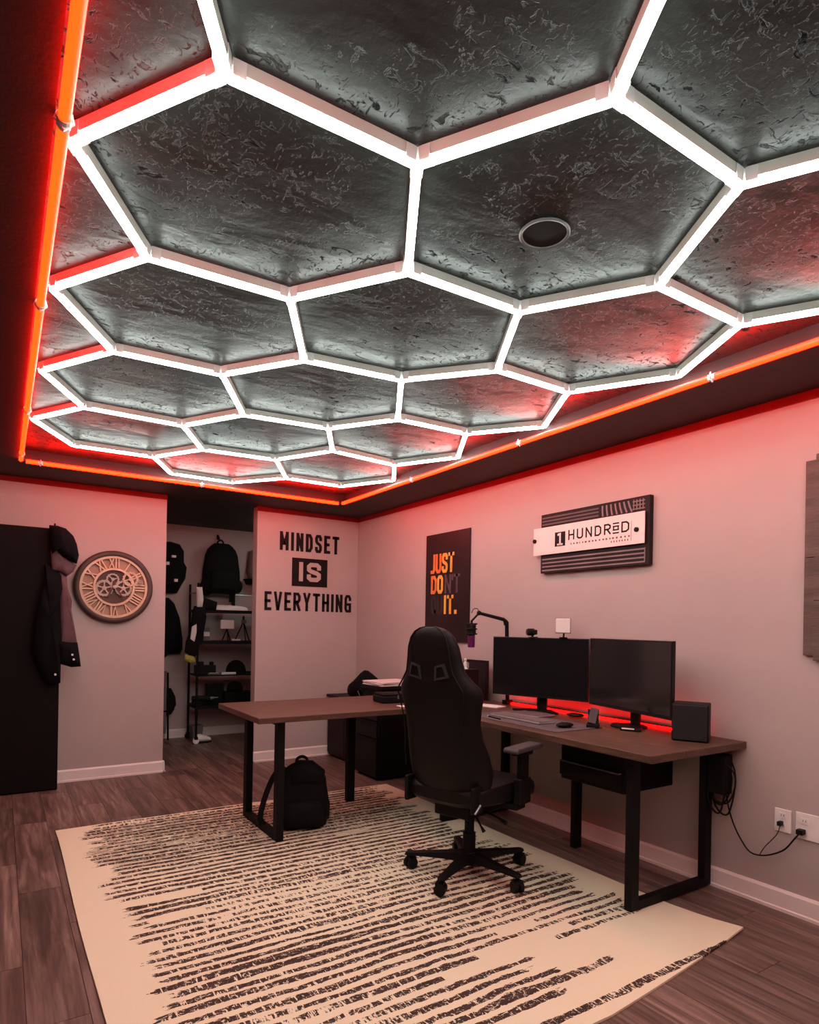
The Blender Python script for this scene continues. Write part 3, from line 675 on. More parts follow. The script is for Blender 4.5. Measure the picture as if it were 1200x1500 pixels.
# ------------------------------------------------------------------ company sign
sy1, sy0, sz0, sz1 = 3.182, 2.308, 1.70, 2.10
t = thing('company_sign', 'dark striped canvas with white plate reading 1HUNDRED above the monitors', 'sign', (XR, 2.75, 1.9)); o = t.location
mb = MB(o); mb.box((XR - .035, sy0, sz0), (XR - .001, sy1, sz1)); obj('canvas', mb, 'canvas_dark', t, bevel=.002)
fm = wr_at(sy1); SW = sy1 - sy0
mb = MB(o)
for v_ in (1.718, 1.743, 1.768, 1.793): mb.ribbon([(.015, v_), (SW - .03, v_)], .009, fm, .035, .0362, cap=False)
mb.ribbon([(SW - .03, 1.715), (SW - .03, 1.80)], .006, fm, .035, .0362, cap=False)
obj('line_print', mb, 'canvas_line', t)
mb = MB(o)
for v_ in (2.03, 2.052, 2.074): mb.ribbon([(.01, v_), (.50, v_)], .010, fm, .035, .0362, cap=False)
obj('line_print', mb, 'line_grey', t)
mb = MB(o)
for i in range(7):
    u = .53 + i * .032; mb.ribbon([(u, 2.085), (u + .002 * i, 2.05), (u + .004 + .004 * i, 2.018)], .011, fm, .035, .0362, cap=False)
for i in range(3):
    mb.ribbon([(.755, 2.03 + i * .022), (.84, 2.03 + i * .022)], .006, fm, .035, .0362, cap=False)
for i in range(4): mb.ribbon([(.762 + i * .022, 2.025), (.762 + i * .022, 2.085)], .006, fm, .035, .0362, cap=False)
obj('grid_print', mb, 'canvas_line', t)
mb = MB(o); mb.box((XR - .052, sy1 - .852, 1.823), (XR - .046, sy1 + .055, 2.008)); plate = obj('plate', mb, 'white_print', t, bevel=.001)
for u, v_ in ((-.04, 1.922), (.80, 1.905)):
    mb = MB(o); mb.lathe([(.004, .0), (.004, .05), (.014, .052), (.014, .062), (.001, .064)], (XR, sy1 - u, v_), 16, 'X'); obj('standoff_bolt', mb, 'black_metal', t, smooth=True)
P0 = .052
def uy(px): return sy1 - at_x(px, 800, XR - P0).y
mb = MB(o); mb.ribbon([(uy(813), 1.915), (uy(828), 1.915)], .094, fm, P0, P0 + .0012, cap=False); obj('number_block', mb, 'decal', t)
um = (uy(813) + uy(828)) / 2 - .003
mb = MB(o); mb.ribbon([(um - .012, 1.945), (um + .004, 1.948), (um + .004, 1.883)], .014, fm, P0 + .0012, P0 + .002); mb.ribbon([(um - .016, 1.880), (um + .022, 1.880)], .012, fm, P0 + .0012, P0 + .002); obj('number_one', mb, 'white_print', t)
text('HUNDR', uy(832.5), uy(894.5), 1.900, 1.965, .010, fm, P0, P0 + .0012, t, 'decal', o, gap=1.1)
text('D', uy(910), uy(921.5), 1.900, 1.965, .010, fm, P0, P0 + .0012, t, 'decal', o, gap=.8)
mb = MB(o); e0, e1 = uy(897.5), uy(906.5)
for v_ in (1.961, 1.943, 1.922, 1.903): mb.ribbon([(e0, v_), (e1, v_)], .008, fm, P0, P0 + .0012, cap=False)
mb.ribbon([(e0 + .006, 1.94), (e0 + .006, 1.925)], .008, fm, P0, P0 + .0012); mb.ribbon([(e1 - .006, 1.94), (e1 - .006, 1.925)], .008, fm, P0, P0 + .0012)
obj('letter', mb, 'decal', t)
mb = MB(o); r_ = random.Random(3); u = uy(836)
while u < uy(922):
    w_ = r_.uniform(.006, .014); mb.ribbon([(u, 1.874), (u + w_, 1.874)], .010, fm, P0, P0 + .0008, cap=False); u += w_ + r_.uniform(.012, .02)
u = uy(895)
while u < uy(923):
    mb.ribbon([(u, 1.853), (u + .007, 1.853)], .010, fm, P0, P0 + .0008, cap=False); u += .02
obj('small_print', mb, 'line_grey', t)
mb = MB(o); mb.ribbon([(uy(924.5), 1.96), (uy(924.5), 1.845)], .0025, fm, P0, P0 + .0008, cap=False); obj('thin_rule', mb, 'line_grey', t)

# ------------------------------------------------------------------ slatted wood panel art at the right edge
t = thing('wooden_wall_panel', 'dark stepped wooden panel on the right wall at the picture edge', 'wall panel', (XR, 1.1, 1.67)); o = t.location
y = 1.474; i = 0; r_ = random.Random(5)
while y > .70:
    w_ = .047 if i == 0 else .085; top = 2.116 if i % 2 == 0 else 2.14; bot = 1.218 if i % 2 == 0 else 1.195; th = .02 if i % 2 == 0 else .028
    cut = 1.67 + (0, -.2, .15, -.05)[i % 4]
    for a, b in ((bot, cut - .002), (cut, top)):
        mb = MB(o); mb.box((XR - th, y - w_ + .002, a), (XR - .001, y, b)); obj('slat', mb, 'seam', t, bevel=.002)
    y -= w_; i += 1

# ------------------------------------------------------------------ outlets and cords
def plate_(name, label, y0, y1, z0, z1, n):
    t = thing(name, label, 'outlet', (XR, (y0 + y1) / 2, (z0 + z1) / 2)); o = t.location
    mb = MB(o); mb.box((XR - .007, y0, z0), (XR - .0005, y1, z1)); obj('plate', mb, 'white', t, bevel=.003)
    for j in range(n):
        cy = y1 - (j + .5) * (y1 - y0) / n; zc = (z0 + z1) / 2
        for dz in (.024, -.024):
            mb = MB(o); mb.box((XR - .0095, cy - .016, zc + dz - .014), (XR - .007, cy + .016, zc + dz + .014)); s_ = obj('socket', mb, 'white', t, bevel=.002)
            mb = MB(o)
            for e in (-.006, .006): mb.box((XR - .0102, cy + e - .001, zc + dz - .004), (XR - .0095, cy + e + .001, zc + dz + .006))
            obj('slots', mb, 'decal', s_)
    return t
a, b = at_x(1136, 1182, XR), at_x(1160, 1222, XR)
plate_('wall_outlet', 'single white outlet plate on the wall right of the desk', b.y, a.y, b.z, a.z, 1)
a, b = at_x(1167, 1187, XR), at_x(1222, 1246, XR)
plate_('wall_outlet', 'wide white outlet plate at the right edge with a plug in it', a.y - .16, a.y, .365, .487, 2)
XP = XR - .035
pl1 = at_x(1145, 1206, XR - .012); pl2 = at_x(1176, 1218, XR - .012)
t = thing('extension_cable', 'black power cable drooping from the desk to the wide outlet plate', 'cable', pl2); o = t.location
mb = MB(o); pts = [at_x(*p, XP) for p in ((1038, 1112), (1052, 1135), (1062, 1155), (1068, 1185), (1076, 1210), (1087, 1232), (1099, 1248), (1115, 1253), (1133, 1251), (1150, 1244), (1163, 1230), (1172, 1220))]
def smooth_pts(P, n=4):
    out = []
    for i in range(len(P) - 1):
        p0, p1, p2, p3 = P[max(i - 1, 0)], P[i], P[i + 1], P[min(i + 2, len(P) - 1)]
        for k_ in range(n):
            s = k_ / n; out.append(.5 * ((2 * p1) + (p2 - p0) * s + (2 * p0 - 5 * p1 + 4 * p2 - p3) * s * s + (3 * p1 - p0 - 3 * p2 + p3) * s ** 3))
    out.append(P[-1]); return out
mb.tube(smooth_pts(pts), .0038, 8); obj('cable', mb, 'black_plastic', t, smooth=True)
mb = MB(o); mb.box((XR - .045, pl2.y - .014, pl2.z - .012), (XR - .0103, pl2.y + .016, pl2.z + .012)); obj('plug', mb, 'black_plastic', t, bevel=.003)
t = thing('adapter_cord', 'thin black cord rising to the single outlet plate', 'cord', pl1); o = t.location
mb = MB(o); mb.tube(smooth_pts([at_x(*p, XP + .004) for p in ((1113, 1252), (1120, 1241), (1130, 1231), (1139, 1221), (1143, 1209))]), .002, 6); obj('cable', mb, 'black_plastic', t, smooth=True)
mb = MB(o); mb.box((XR - .04, pl1.y - .009, pl1.z - .009), (XR - .0103, pl1.y + .009, pl1.z + .012)); obj('plug', mb, 'black_plastic', t, bevel=.003)
# cable bundle behind the near frame
t = thing('cable_bundle', 'coiled black cables hanging at the back leg of the main desk', 'cable', (3.05, 1.9, .5)); o = t.location
r_ = random.Random(9)
for i in range(5):
    cyy, czz = 1.85 + r_.uniform(-.02, .02), .555 + r_.uniform(-.02, .02); ra, rb = .055 + r_.uniform(-.012, .02), .13 + r_.uniform(-.03, .03); xx_ = 3.045 + i * .012
    P = [Vector((xx_ + .01 * math.sin(a_ * 3), cyy + ra * math.cos(a_), czz + rb * math.sin(a_))) for a_ in [2 * PI * j / 22 for j in range(23)]]
    mb = MB(o); mb.tube(P, .0045, 6); obj('coil', mb, 'black_plastic', t, smooth=True)
mb = MB(o); mb.box((3.03, 1.80, .50), (3.105, 1.895, .70)); obj('power_brick', mb, 'black_plastic', t, bevel=.008)
mb = MB(o); mb.tube([(3.07, 1.83, .70), (3.08, 1.86, DH - DT)], .006, 6); obj('hanging_strap', mb, 'black_plastic', t)

# ------------------------------------------------------------------ monitors
def monitor(label, A, Bv, z0, z1, stand, strips):
    # A left end, Bv right end (xy) of the front face
    A, Bv = Vector(A), Vector(Bv); mid = (A + Bv) / 2; L = (Bv - A).length; d = (Bv - A).normalized(); ang = math.atan2(d.y, d.x)
    t = thing('monitor', label, 'monitor', (mid.x, mid.y, DH + .001), ang)
    h0, h1 = z0 - DH, z1 - DH
    # local: x along the face, +y away from the viewer (behind), z up
    mb = MB(); mb.box((-L / 2, 0, h0), (L / 2, .022, h1)); obj('bezel', mb, 'bezel', t, bevel=.003)
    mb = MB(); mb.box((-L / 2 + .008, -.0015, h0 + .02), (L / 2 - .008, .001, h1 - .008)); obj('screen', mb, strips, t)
    mb = MB(); mb.box((-L / 3, .022, h0 + .06), (L / 3, .055, h1 - .06)); obj('rear_cover', mb, 'black_plastic', t, bevel=.008)
    mb = MB(); mb.box((-.035, .055, .012), (.035, .075, h0 + .2)); mb.box((-.03, .02, h0 + .1), (.03, .06, h0 + .18)); obj('stand_neck', mb, 'black_plastic', t, bevel=.003)
    if stand == 'round':
        mb = MB(); mb.lathe([(.001, 0), (.10, 0), (.10, .008), (.09, .012), (.001, .013)], (0, .02, 0), 32)
    else:
        mb = MB(); mb.prism([(-.17, -.03), (-.15, -.045), (-.03, .03), (.03, .03), (.15, -.045), (.17, -.03), (.06, .09), (-.06, .09)], lambda u, v, dd: (u, v, dd), 0, .012)
    obj('stand_base', mb, 'black_plastic', t, smooth=False)
    return t
L0 = at_x(722, 980, 2.84); Mm = at_x(861.5, 985, 3.045); Rr = at_x(984.5, 1000, 2.855)
m1 = monitor('left black monitor with a webcam on top', (L0.x, L0.y), (Mm.x, Mm.y), .868, 1.262, 'vee', 'screen')
Mr = at_x(863.5, 985, 3.035)
m2 = monitor('right black monitor angled beside the square speaker', (Mr.x, Mr.y), (Rr.x, Rr.y), .862, 1.268, 'round', 'screen_reflect')
# small print marks on left screen are reflections only
# red strip lights along the back of the desk
t = thing('desk_strip_light', 'red glowing light strip lying behind the monitors against the wall', 'strip light', (3.09, 2.6, DH)); o = t.location
for a, b in ((1.96, 2.48), (2.49, 3.05), (3.06, 3.52)):
    mb = MB(o); mb.box((3.070, a, DH + .0005), (3.098, b, DH + .012)); obj('strip_segment', mb, 'red_strip', t)
mb = MB(o); mb.box((3.100, 1.95, DH), (3.108, 3.53, DH + .018)); obj('channel', mb, 'black_metal', t)

# webcam
p = at_x(780, 931, 2.93)
t = thing('webcam', 'small black webcam clipped on top of the left monitor', 'webcam', (p.x, p.y, 1.264), -PI / 2 - .3); 
mb = MB(); mb.cyl((0, .012, .034), (0, -.035, .034), .024, n=20); mb.box((-.052, -.012, .018), (.052, .012, .050)); obj('body', mb, 'black_plastic', t, bevel=.006, seg=3)
mb = MB(); mb.lathe([(.019, .035), (.019, .039), (.012, .040), (.001, .040)], (0, 0, .034), 20, 'Y'); obj('lens', mb, 'screen', t)
mb = MB(); mb.box((-.02, -.02, 0), (.02, .03, .004)); mb.box((-.008, -.004, .004), (.008, .004, .018)); mb.box((-.02, .026, -.04), (.02, .03, 0)); obj('clip', mb, 'black_plastic', t)
# clip light
p = at_x(823, 931, 2.98)
t = thing('clip_light', 'small square white panel lamp clipped on the left monitor', 'lamp', (p.x, p.y, 1.264), math.radians(-50))
mb = MB(); mb.box((-.040, .005, .032), (.052, .018, .125), rz=.0); obj('panel', mb, 'white', t, bevel=.008, seg=3)
mb = MB(); mb.box((-.042, .0185, .03), (.054, .026, .127)); obj('rear_shell', mb, 'black_plastic', t, bevel=.006)
mb = MB(); mb.cyl((.01, .015, .004), (.012, .02, .034), .006, n=10); obj('stem', mb, 'black_plastic', t)
mb = MB(); mb.box((-.015, -.015, 0), (.035, .03, .006)); mb.box((-.015, .026, -.035), (.035, .03, 0)); obj('clip', mb, 'black_plastic', t)

# microphone on a boom arm
pb = at_x(745, 935, 3.06)
t = thing('boom_stand', 'black boom arm rising behind the left monitor', 'boom stand', (pb.x, pb.y, DH)); o = t.location
e = at_x(741, 911, 3.0); h = at_x(702, 898, 2.80)
mb = MB(o); mb.box((pb.x - .03, pb.y - .025, DH), (pb.x + .03, pb.y + .025, DH + .03)); obj('clamp', mb, 'black_metal', t, bevel=.003)
mb = MB(o); mb.cyl((pb.x, pb.y, DH + .03), (e.x + .01, e.y, e.z), .014, n=12); obj('post', mb, 'black_metal', t, smooth=True)
mb = MB(o); mb.tube([e + Vector((.005, 0, -.02)), e, e + (h - e) * .08 + Vector((0, 0, .012)), h], [.018, .018, .013, .011], 10); obj('boom', mb, 'black_metal', t, smooth=True)
mb = MB(o); mb.ball(h, .017); mb.tube(smooth_pts([h, h + Vector((0, .02, .03)), h + Vector((-.01, .05, .028)), h + Vector((-.02, .06, .0))]), .0025, 6); obj('joint', mb, 'black_metal', t, smooth=True)
hm = at_x(691, 916, 2.74)
mb = MB(o); mb.tube([h, hm + Vector((0, 0, .03))], .007, 8)
mt = obj('mount_arm', mb, 'black_metal', t)
t = thing('microphone', 'purple studio microphone hanging in a black shock mount', 'microphone', hm); o = t.location
mb = MB(o)
for k_ in range(3):
    z_ = hm.z + .01 - k_ * .035
    P = [Vector((hm.x + .036 * math.cos(a_), hm.y + .036 * math.sin(a_), z_)) for a_ in [2 * PI * j / 20 for j in range(21)]]; mb.tube(P, .0055, 6)
for a_ in (0, PI / 2, PI, 3 * PI / 2): mb.cyl((hm.x + .036 * math.cos(a_), hm.y + .036 * math.sin(a_), hm.z + .01), (hm.x + .036 * math.cos(a_), hm.y + .036 * math.sin(a_), hm.z - .06), .003, n=6)
mb.cyl((hm.x, hm.y, hm.z + .01), (hm.x, hm.y, hm.z + .034), .008, n=8)
for q in (0, PI / 2): mb.tube([(hm.x - .036 * math.cos(q), hm.y - .036 * math.sin(q), hm.z + .01), (hm.x + .036 * math.cos(q), hm.y + .036 * math.sin(q), hm.z + .01)], .003, 6)
obj('shock_mount', mb, 'black_metal', t, smooth=True)
mb = MB(o); mb.lathe([(.001, .0), (.02, .0), (.024, -.004), (.024, -.075), (.001, -.075)], hm + Vector((0, 0, .004)), 24); obj('grille', mb, 'black_metal', t, smooth=True)
mb = MB(o); mb.lathe([(.001, -.075), (.0255, -.075), (.0255, -.150), (.022, -.158), (.001, -.158)], hm + Vector((0, 0, .004)), 24); obj('body', mb, 'purple', t, smooth=True)

# ------------------------------------------------------------------ things on the main desk
p = at_z(1020, 1085, DH)
t = thing('speaker', 'square black speaker at the right end of the main desk', 'speaker', (2.905, 1.905, DH + .0005), math.radians(-62))
mb = MB(); mb.box((-.085, -.07, 0), (.085, .075, .185)); obj('cabinet', mb, 'black_plastic', t, bevel=.006)
mb = MB(); mb.box((-.08, -.078, .006), (.08, -.07, .18)); obj('grille', mb, 'speaker_cloth', t, bevel=.004)
def dz(px, py, z=DH): return at_z(px, py, z)
# keyboard and mat
t = thing('desk_mat', 'grey desk mat under the keyboard on the main desk', 'desk mat', (2.62, 2.75, DH)); o = t.location
mb = MB(o); mb.box((2.44, 2.38, DH + .0005), (2.80, 3.16, DH + .004)); obj('pad', mb, 'mat_grey', t, bevel=.001)
t = thing('keyboard', 'slim grey keyboard lying on the grey desk mat', 'keyboard', (2.60, 2.82, DH + .0042)); o = t.location
mb = MB(o); mb.box((2.535, 2.60, DH + .0045), (2.665, 3.03, DH + .016)); obj('case', mb, 'silver', t, bevel=.003)
mb = MB(o)
for r0 in range(5):
    for c0 in range(15):
        x_ = 2.541 + r0 * .0245; y_ = 2.607 + c0 * .028; mb.box((x_, y_, DH + .016), (x_ + .0205, y_ + .024, DH + .021))
kk = obj('keys', mb, 'keys', t); kk['kind'] = 'stuff'
t = thing('computer_mouse', 'dark mouse on the desk mat nearer than the keyboard', 'mouse', (2.60, 2.47, DH + .0045), -.2)
mb = MB(); mb.ball((0, 0, .014), .05, 16, 10, (1.1, .62, .30)); obj('shell', mb, 'black_plastic', t, smooth=True)
mb = MB(); mb.cyl((-.025, -.003, .026), (-.025, .003, .026), .006, n=10); obj('wheel', mb, 'mat_grey', t)
# papers and tablet at the far left of the main desk
t = thing('notebook', 'open white notebook at the far end of the main desk beside the chair', 'notebook', (2.84, 3.42, DH + .0005), .3)
mb = MB(); mb.box((-.06, -.11, 0), (.06, .0, .008)); mb.box((-.06, .0, 0), (.06, .11, .008)); obj('pages', mb, 'paper', t, bevel=.002)
t = thing('tablet', 'thin grey tablet leaning flat behind the keyboard', 'tablet', (2.78, 2.93, DH + .006), .12)
mb = MB(); mb.box((-.085, -.125, 0), (.085, .125, .009)); obj('body', mb, 'silver', t, bevel=.003)
mb = MB(); mb.box((-.078, -.117, .009), (.078, .117, .0098)); obj('glass', mb, 'mat_grey', t)
# phone stand with phone
p = dz(869, 1066)
t = thing('phone_stand', 'black stand holding a grey phone in front of the right monitor', 'phone stand', (p.x, p.y, DH + .0005), math.radians(-52))
mb = MB(); mb.box((-.035, -.03, 0), (.035, .04, .022)); obj('base', mb, 'black_plastic', t, bevel=.004)
mb = MB(); mb.box((-.03, .0, .02), (.03, .008, .10), rot=Matrix.Rotation(math.radians(-14), 3, 'X')); obj('back_rest', mb, 'black_plastic', t)
t = thing('smartphone', 'grey smartphone propped upright on the black stand', 'phone', (p.x, p.y, DH + .026), math.radians(-52))
mb = MB(); mb.box((-.022, -.012, .0), (.022, -.004, .085), rot=Matrix.Rotation(math.radians(-14), 3, 'X') @ Matrix.Rotation(math.radians(12), 3, 'Y')); obj('body', mb, 'mat_grey', t, bevel=.003)
p = dz(925, 1070)
t = thing('charging_dock', 'flat black charging dock with a white edge between monitor and speaker', 'charger', (p.x, p.y, DH + .0005), math.radians(-60))
mb = MB(); mb.box((-.055, -.04, 0), (.055, .04, .014)); obj('body', mb, 'black_plastic', t, bevel=.005)
mb = MB(); mb.box((-.045, -.0415, .009), (.02, -.032, .0155)); obj('white_edge', mb, 'white', t, bevel=.001)  # white plastic strip along the front edge of the dock
p = dz(815, 1044)
t = thing('trackball', 'black wrist rest with a silver edge below the left monitor', 'wrist rest', (p.x - .06, p.y - .22, DH + .0045), .2)
mb = MB(); mb.ball((0, 0, .013), .05, 16, 10, (.8, 1.2, .26)); obj('cushion', mb, 'black_plastic', t, smooth=True)
t.name = 'wrist_rest'
p = dz(770, 1071)
t = thing('pen', 'dark pen lying near the front edge of the main desk', 'pen', (2.47, 2.93, DH + .008), 0)
mb = MB(); mb.cyl((0, -.07, 0), (.02, .06, 0), .0045, n=8); obj('barrel', mb, 'black_plastic', t, smooth=True)
mb = MB(); mb.cyl((.02, .06, 0), (.0215, .07, 0), .0045, n=8); obj('cap', mb, 'white', t, smooth=True)
# upright box, figurine and frame left of the monitor
t = thing('computer_tower', 'black desktop tower on the corner of the desks left of the monitor', 'computer', (2.9, 3.72, DH + .0005)); o = t.location
mb = MB(o); mb.box((2.74, 3.60, DH + .0005), (2.90, 3.84, 1.02)); obj('case', mb, 'black_plastic', t, bevel=.004)
mb = MB(o); mb.box((2.732, 3.61, DH + .01), (2.74, 3.83, 1.01)); obj('front_panel', mb, 'bezel', t)
fg = Vector((2.82, 3.66, 1.0205))
t = thing('figurine', 'small white winged figurine standing on the black tower', 'figurine', fg); o = t.location
mb = MB(o); mb.lathe([(.001, 0), (.022, 0), (.02, .008), (.012, .012), (.014, .03), (.010, .05), (.006, .058), (.001, .06)], fg, 16); obj('torso', mb, 'white', t, smooth=True)
mb = MB(o); mb.ball(fg + Vector((0, 0, .066)), .011); obj('head', mb, 'white', t, smooth=True)
for q in (1, -1):
    mb = MB(o); mb.loft([[fg + Vector((.006, q * .004 + q * s_ * .03, z_ - s_ * .01)) + Vector((e_, 0, 0)) for e_, z_ in ((-.002, .055), (.002, .055), (.002, .02), (-.002, .02))] for s_ in (0, 1)]); obj('wing', mb, 'silver', t)
t = thing('picture_frame', 'small dark framed card standing behind the white figurine', 'picture frame', (3.05, 3.80, DH + .0005)); o = t.location
mb = MB(o); mb.box((3.045, 3.68, DH + .0005), (3.06, 3.98, 1.075)); obj('frame', mb, 'cab_brown', t, bevel=.002)
mb = MB(o); mb.box((3.043, 3.70, DH + .02), (3.045, 3.96, 1.055)); obj('card', mb, 'poster', t)

# ------------------------------------------------------------------ things on the side desk and the low cabinets
def sd(px, py): return at_z(px, py, DH)
p = sd(580, 1029)
t = thing('black_case', 'flat black case with metal clasps on the side desk beside the chair', 'case', (p.x + .05, p.y + .04, DH + .0005), -.12)
mb = MB(); mb.box((-.17, -.09, 0), (.17, .09, .05)); obj('body', mb, 'black_plastic', t, bevel=.01, seg=3)
mb = MB(); mb.box((-.165, -.085, .05), (.165, .085, .066)); obj('lid', mb, 'black_metal', t, bevel=.008, seg=3)
for x_ in (-.045, .0):
    mb = MB(); mb.box((x_ - .008, -.096, .03), (x_ + .008, -.089, .056)); obj('clasp', mb, 'satin', t, bevel=.001)
p = sd(596, 1034)
t = thing('paper_sheet', 'white sheet of paper on the side desk in front of the black case', 'paper', (p.x - .01, p.y - .02, DH + .0005), -.1)
mb = MB(); mb.box((-.06, -.035, 0), (.12, .045, .002)); obj('sheet', mb, 'paper', t)
# laid-back bag on low cabinet
p = at_z(533, 1014, .66)
t = thing('duffel_bag', 'slumped black bag on the dark brown cabinet in the far corner', 'bag', (2.93, 5.38, .6255)); o = t.location
mb = MB(); rings = []
for j in range(9):
    s_ = j / 8; y_ = -.20 + .40 * s_; r0 = math.sin(PI * (.06 + .88 * s_)) ** .5
    rings.append([Vector((.14 * r0 * math.cos(a_) + .01 * math.sin(5 * s_ + 2 * a_), y_, 0.003 + 1.35 * max(0, .095 * r0 + .105 * r0 * math.sin(a_) + .012 * math.sin(3 * a_ + 7 * s_)) * (.7 + .3 * math.sin(PI * min(1, s_ * 1.3)) + .06 * math.sin(9 * s_)))) for a_ in [2 * PI * i / 18 for i in range(18)]])
mb.loft(rings); obj('body', mb, 'fabric_black2', t, smooth=True)
mb = MB(); mb.tube(smooth_pts([Vector((-.12, -.16, .06)), Vector((-.15, -.19, .11)), Vector((-.11, -.21, .05)), Vector((-.13, -.2, .01))]), .008, 6); obj('strap', mb, 'fabric_black', t, smooth=True)
mb = MB(); mb.tube([(-.142, -.17, .05), (-.146, -.14, .09)], .004, 6); obj('buckle', mb, 'satin', t)
t = thing('document_tray', 'black tray heaped with white papers behind the side desk', 'tray', (2.90, 4.84, .6605)); o = t.location
mb = MB(); mb.box((-.19, -.17, 0), (.19, .17, .012)); mb.box((-.19, -.17, .012), (-.18, .17, .05)); mb.box((.18, -.17, .012), (.19, .17, .05)); obj('tray', mb, 'black_plastic', t)
for zz in (.055,):
    mb = MB(); mb.box((-.21, -.18, zz + .06), (.19, .17, zz + .09)); mb.box((-.18, -.15, .012), (.17, .15, zz + .06)); obj('binder', mb, 'black_plastic', t, bevel=.004)
t = thing('paper_stack', 'loose white paper pile on top of the black tray', 'paper', (2.90, 4.84, .807)); o = t.location
for i in range(3):
    mb = MB(); mb.box((-.20, -.16, .0 + i * .012), (.18, .15, .009 + i * .012), rz=(.05, -.09, .12)[i]); obj('sheets', mb, 'paper', t)

# ------------------------------------------------------------------ gaming chair
CA = math.radians(18)
ch = thing('gaming_chair', 'black racing-style gaming chair seen from behind at the main desk', 'chair', (2.10, 2.665, RZ), CA)
def ringsec(z, w, th, xc, wing=.0, n=28, p=2.6):
    out = []
    for i in range(n):
        a_ = 2 * PI * i / n; cx_, sx_ = math.cos(a_), math.sin(a_)
        yy_ = w / 2 * math.copysign(abs(sx_) ** (2 / p), sx_); xx_ = th / 2 * math.copysign(abs(cx_) ** (2 / p), cx_)
        out.append(Vector((xc + xx_ + wing * (abs(yy_) / (w / 2)) ** 3, yy_, z)))
    return out
prof = [(.47, .36, .05, 0), (.485, .44, .09, .03), (.53, .51, .11, .06), (.60, .535, .12, .07), (.68, .52, .115, .065), (.76, .485, .11, .05), (.84, .475, .105, .045), (.92, .505, .105, .05), (.975, .535, .105, .055), (1.01, .52, .10, .05),
        (1.045, .45, .095, .035), (1.09, .375, .09, .02), (1.15, .345, .088, .015), (1.21, .325, .085, .01), (1.255, .285, .08, .005), (1.285, .225, .07, 0), (1.302, .15, .05, 0), (1.308, .08, .03, 0)]
bx = lambda z: -.215 - (z - .47) * .16 - .03 * math.sin((z - .47) * 3.2)
prof = [(z, w_ * .93, th, wg) for z, w_, th, wg in prof]
mb = MB(); mb.loft([ringsec(z, w_, th, bx(z), wg) for z, w_, th, wg in prof]); back = obj('backrest', mb, 'leather', ch, smooth=True)
# back shell panel seam, harness slots
for q in (1, -1):
    mb = MB(); z0, z1 = 1.065, 1.115; xb = bx(1.09) - .048
    poly = [(q * .045, z0 - .01), (q * .115, z0 + .005), (q * .095, z1 + .012), (q * .052, z1)]
    mb.ribbon(poly, .011, lambda u, v, d: (bx(v) - .036 - d, u, v), .0, .014, closed=True); obj('harness_slot', mb, surf('slot_trim', srgb(44, 44, 46), srgb(58, 58, 60), 9, .25, .02), ch)
    mb = MB(); mb.prism(poly, lambda u, v, d: (bx(v) - .036 - d, u, v), -.004, .008); obj('slot_insert', mb, 'black_plastic', ch)
mb = MB(); P = []
for z, w_, th, wg in prof[3:]:
    P.append(Vector((bx(z) - th / 2 * .80, w_ / 2 * .80, z)))
P2 = [Vector((p_.x, -p_.y, p_.z)) for p_ in P]
mb.tube(P, .004, 6); mb.tube(P2, .004, 6); obj('piping', mb, 'black_plastic', back, smooth=True)
mb = MB(); mb.loft([ringsec(z, w_, .045, bx(.70) + .09, 0) for z, w_ in ((.56, .26), (.60, .32), (.68, .33), (.75, .28))]); obj('lumbar_cushion', mb, 'leather', ch, smooth=True)
# seat
def secx(x, w_, h, zc, lift, n=24):
    out = []
    for i in range(n):
        a_ = 2 * PI * i / n; cy, sy = math.cos(a_), math.sin(a_)
        yy_ = w_ / 2 * math.copysign(abs(cy) ** .7, cy); zz = zc + h / 2 * math.copysign(abs(sy) ** .7, sy) + (lift * (abs(yy_) / (w_ / 2)) ** 3 if sy > 0 else 0)
        out.append(Vector((x, yy_, zz)))
    return out
mb = MB(); mb.loft([secx(x, w_, h, zc, lf) for x, w_, h, zc, lf in ((-.27, .36, .06, .47, 0), (-.24, .44, .10, .465, .03), (-.1, .50, .11, .46, .045), (.08, .53, .12, .458, .045), (.19, .53, .125, .455, .035), (.25, .50, .12, .448, .015), (.285, .42, .09, .435, 0), (.30, .3, .05, .425, 0))]); obj('seat', mb, 'leather', ch, smooth=True)
# side brackets back-to-seat
for q in (1, -1):
    mb = MB(); mb.box((-.29, q * .205 - .012, .41), (-.20, q * .205 + .012, .54)); obj('side_bracket', mb, 'black_plastic', ch, bevel=.01, seg=3)
    qa = q * .285
    mb = MB(); mb.loft([[Vector((x, qa + yy_, z)) for x, z in ((.06 - .135, .685), (.06 + .125, .685), (.06 + .135, .70), (.06 + .12, .712), (.06 - .125, .712), (.06 - .138, .70))] for yy_ in (-.042, .042)]); arm = obj('armrest_pad', mb, 'leather_grey', ch, bevel=.008, seg=3)
    mb = MB(); mb.box((.02, qa - .016, .50), (.09, qa + .016, .665)); mb.box((-.01, qa - .028, .663), (.11, qa + .028, .686)); obj('armrest_post', mb, 'black_plastic', ch, bevel=.004)
    mb = MB(); mb.box((.0, qa - .022, .415), (.105, qa + .022, .545)); mb.box((.0, min(q * .12, qa), .385), (.09, max(q * .12, qa), .416)); obj('armrest_bracket', mb, 'black_plastic', ch, bevel=.006)
mb = MB(); mb.box((-.17, -.11, .335), (.16, .11, .40)); obj('tilt_mechanism', mb, 'black_metal', ch, bevel=.01)
mb = MB(); mb.tube([(-.02, -.10, .355), (-.04, -.20, .345), (-.06, -.26, .335)], [.006, .006, .011], 8); obj('tilt_lever', mb, 'black_plastic', ch, smooth=True)
mb = MB(); mb.tube([(-.10, -.11, .34), (-.12, -.15, .31), (-.12, -.17, .285)], [.005, .005, .010], 8); obj('height_lever', mb, 'black_plastic', ch, smooth=True)
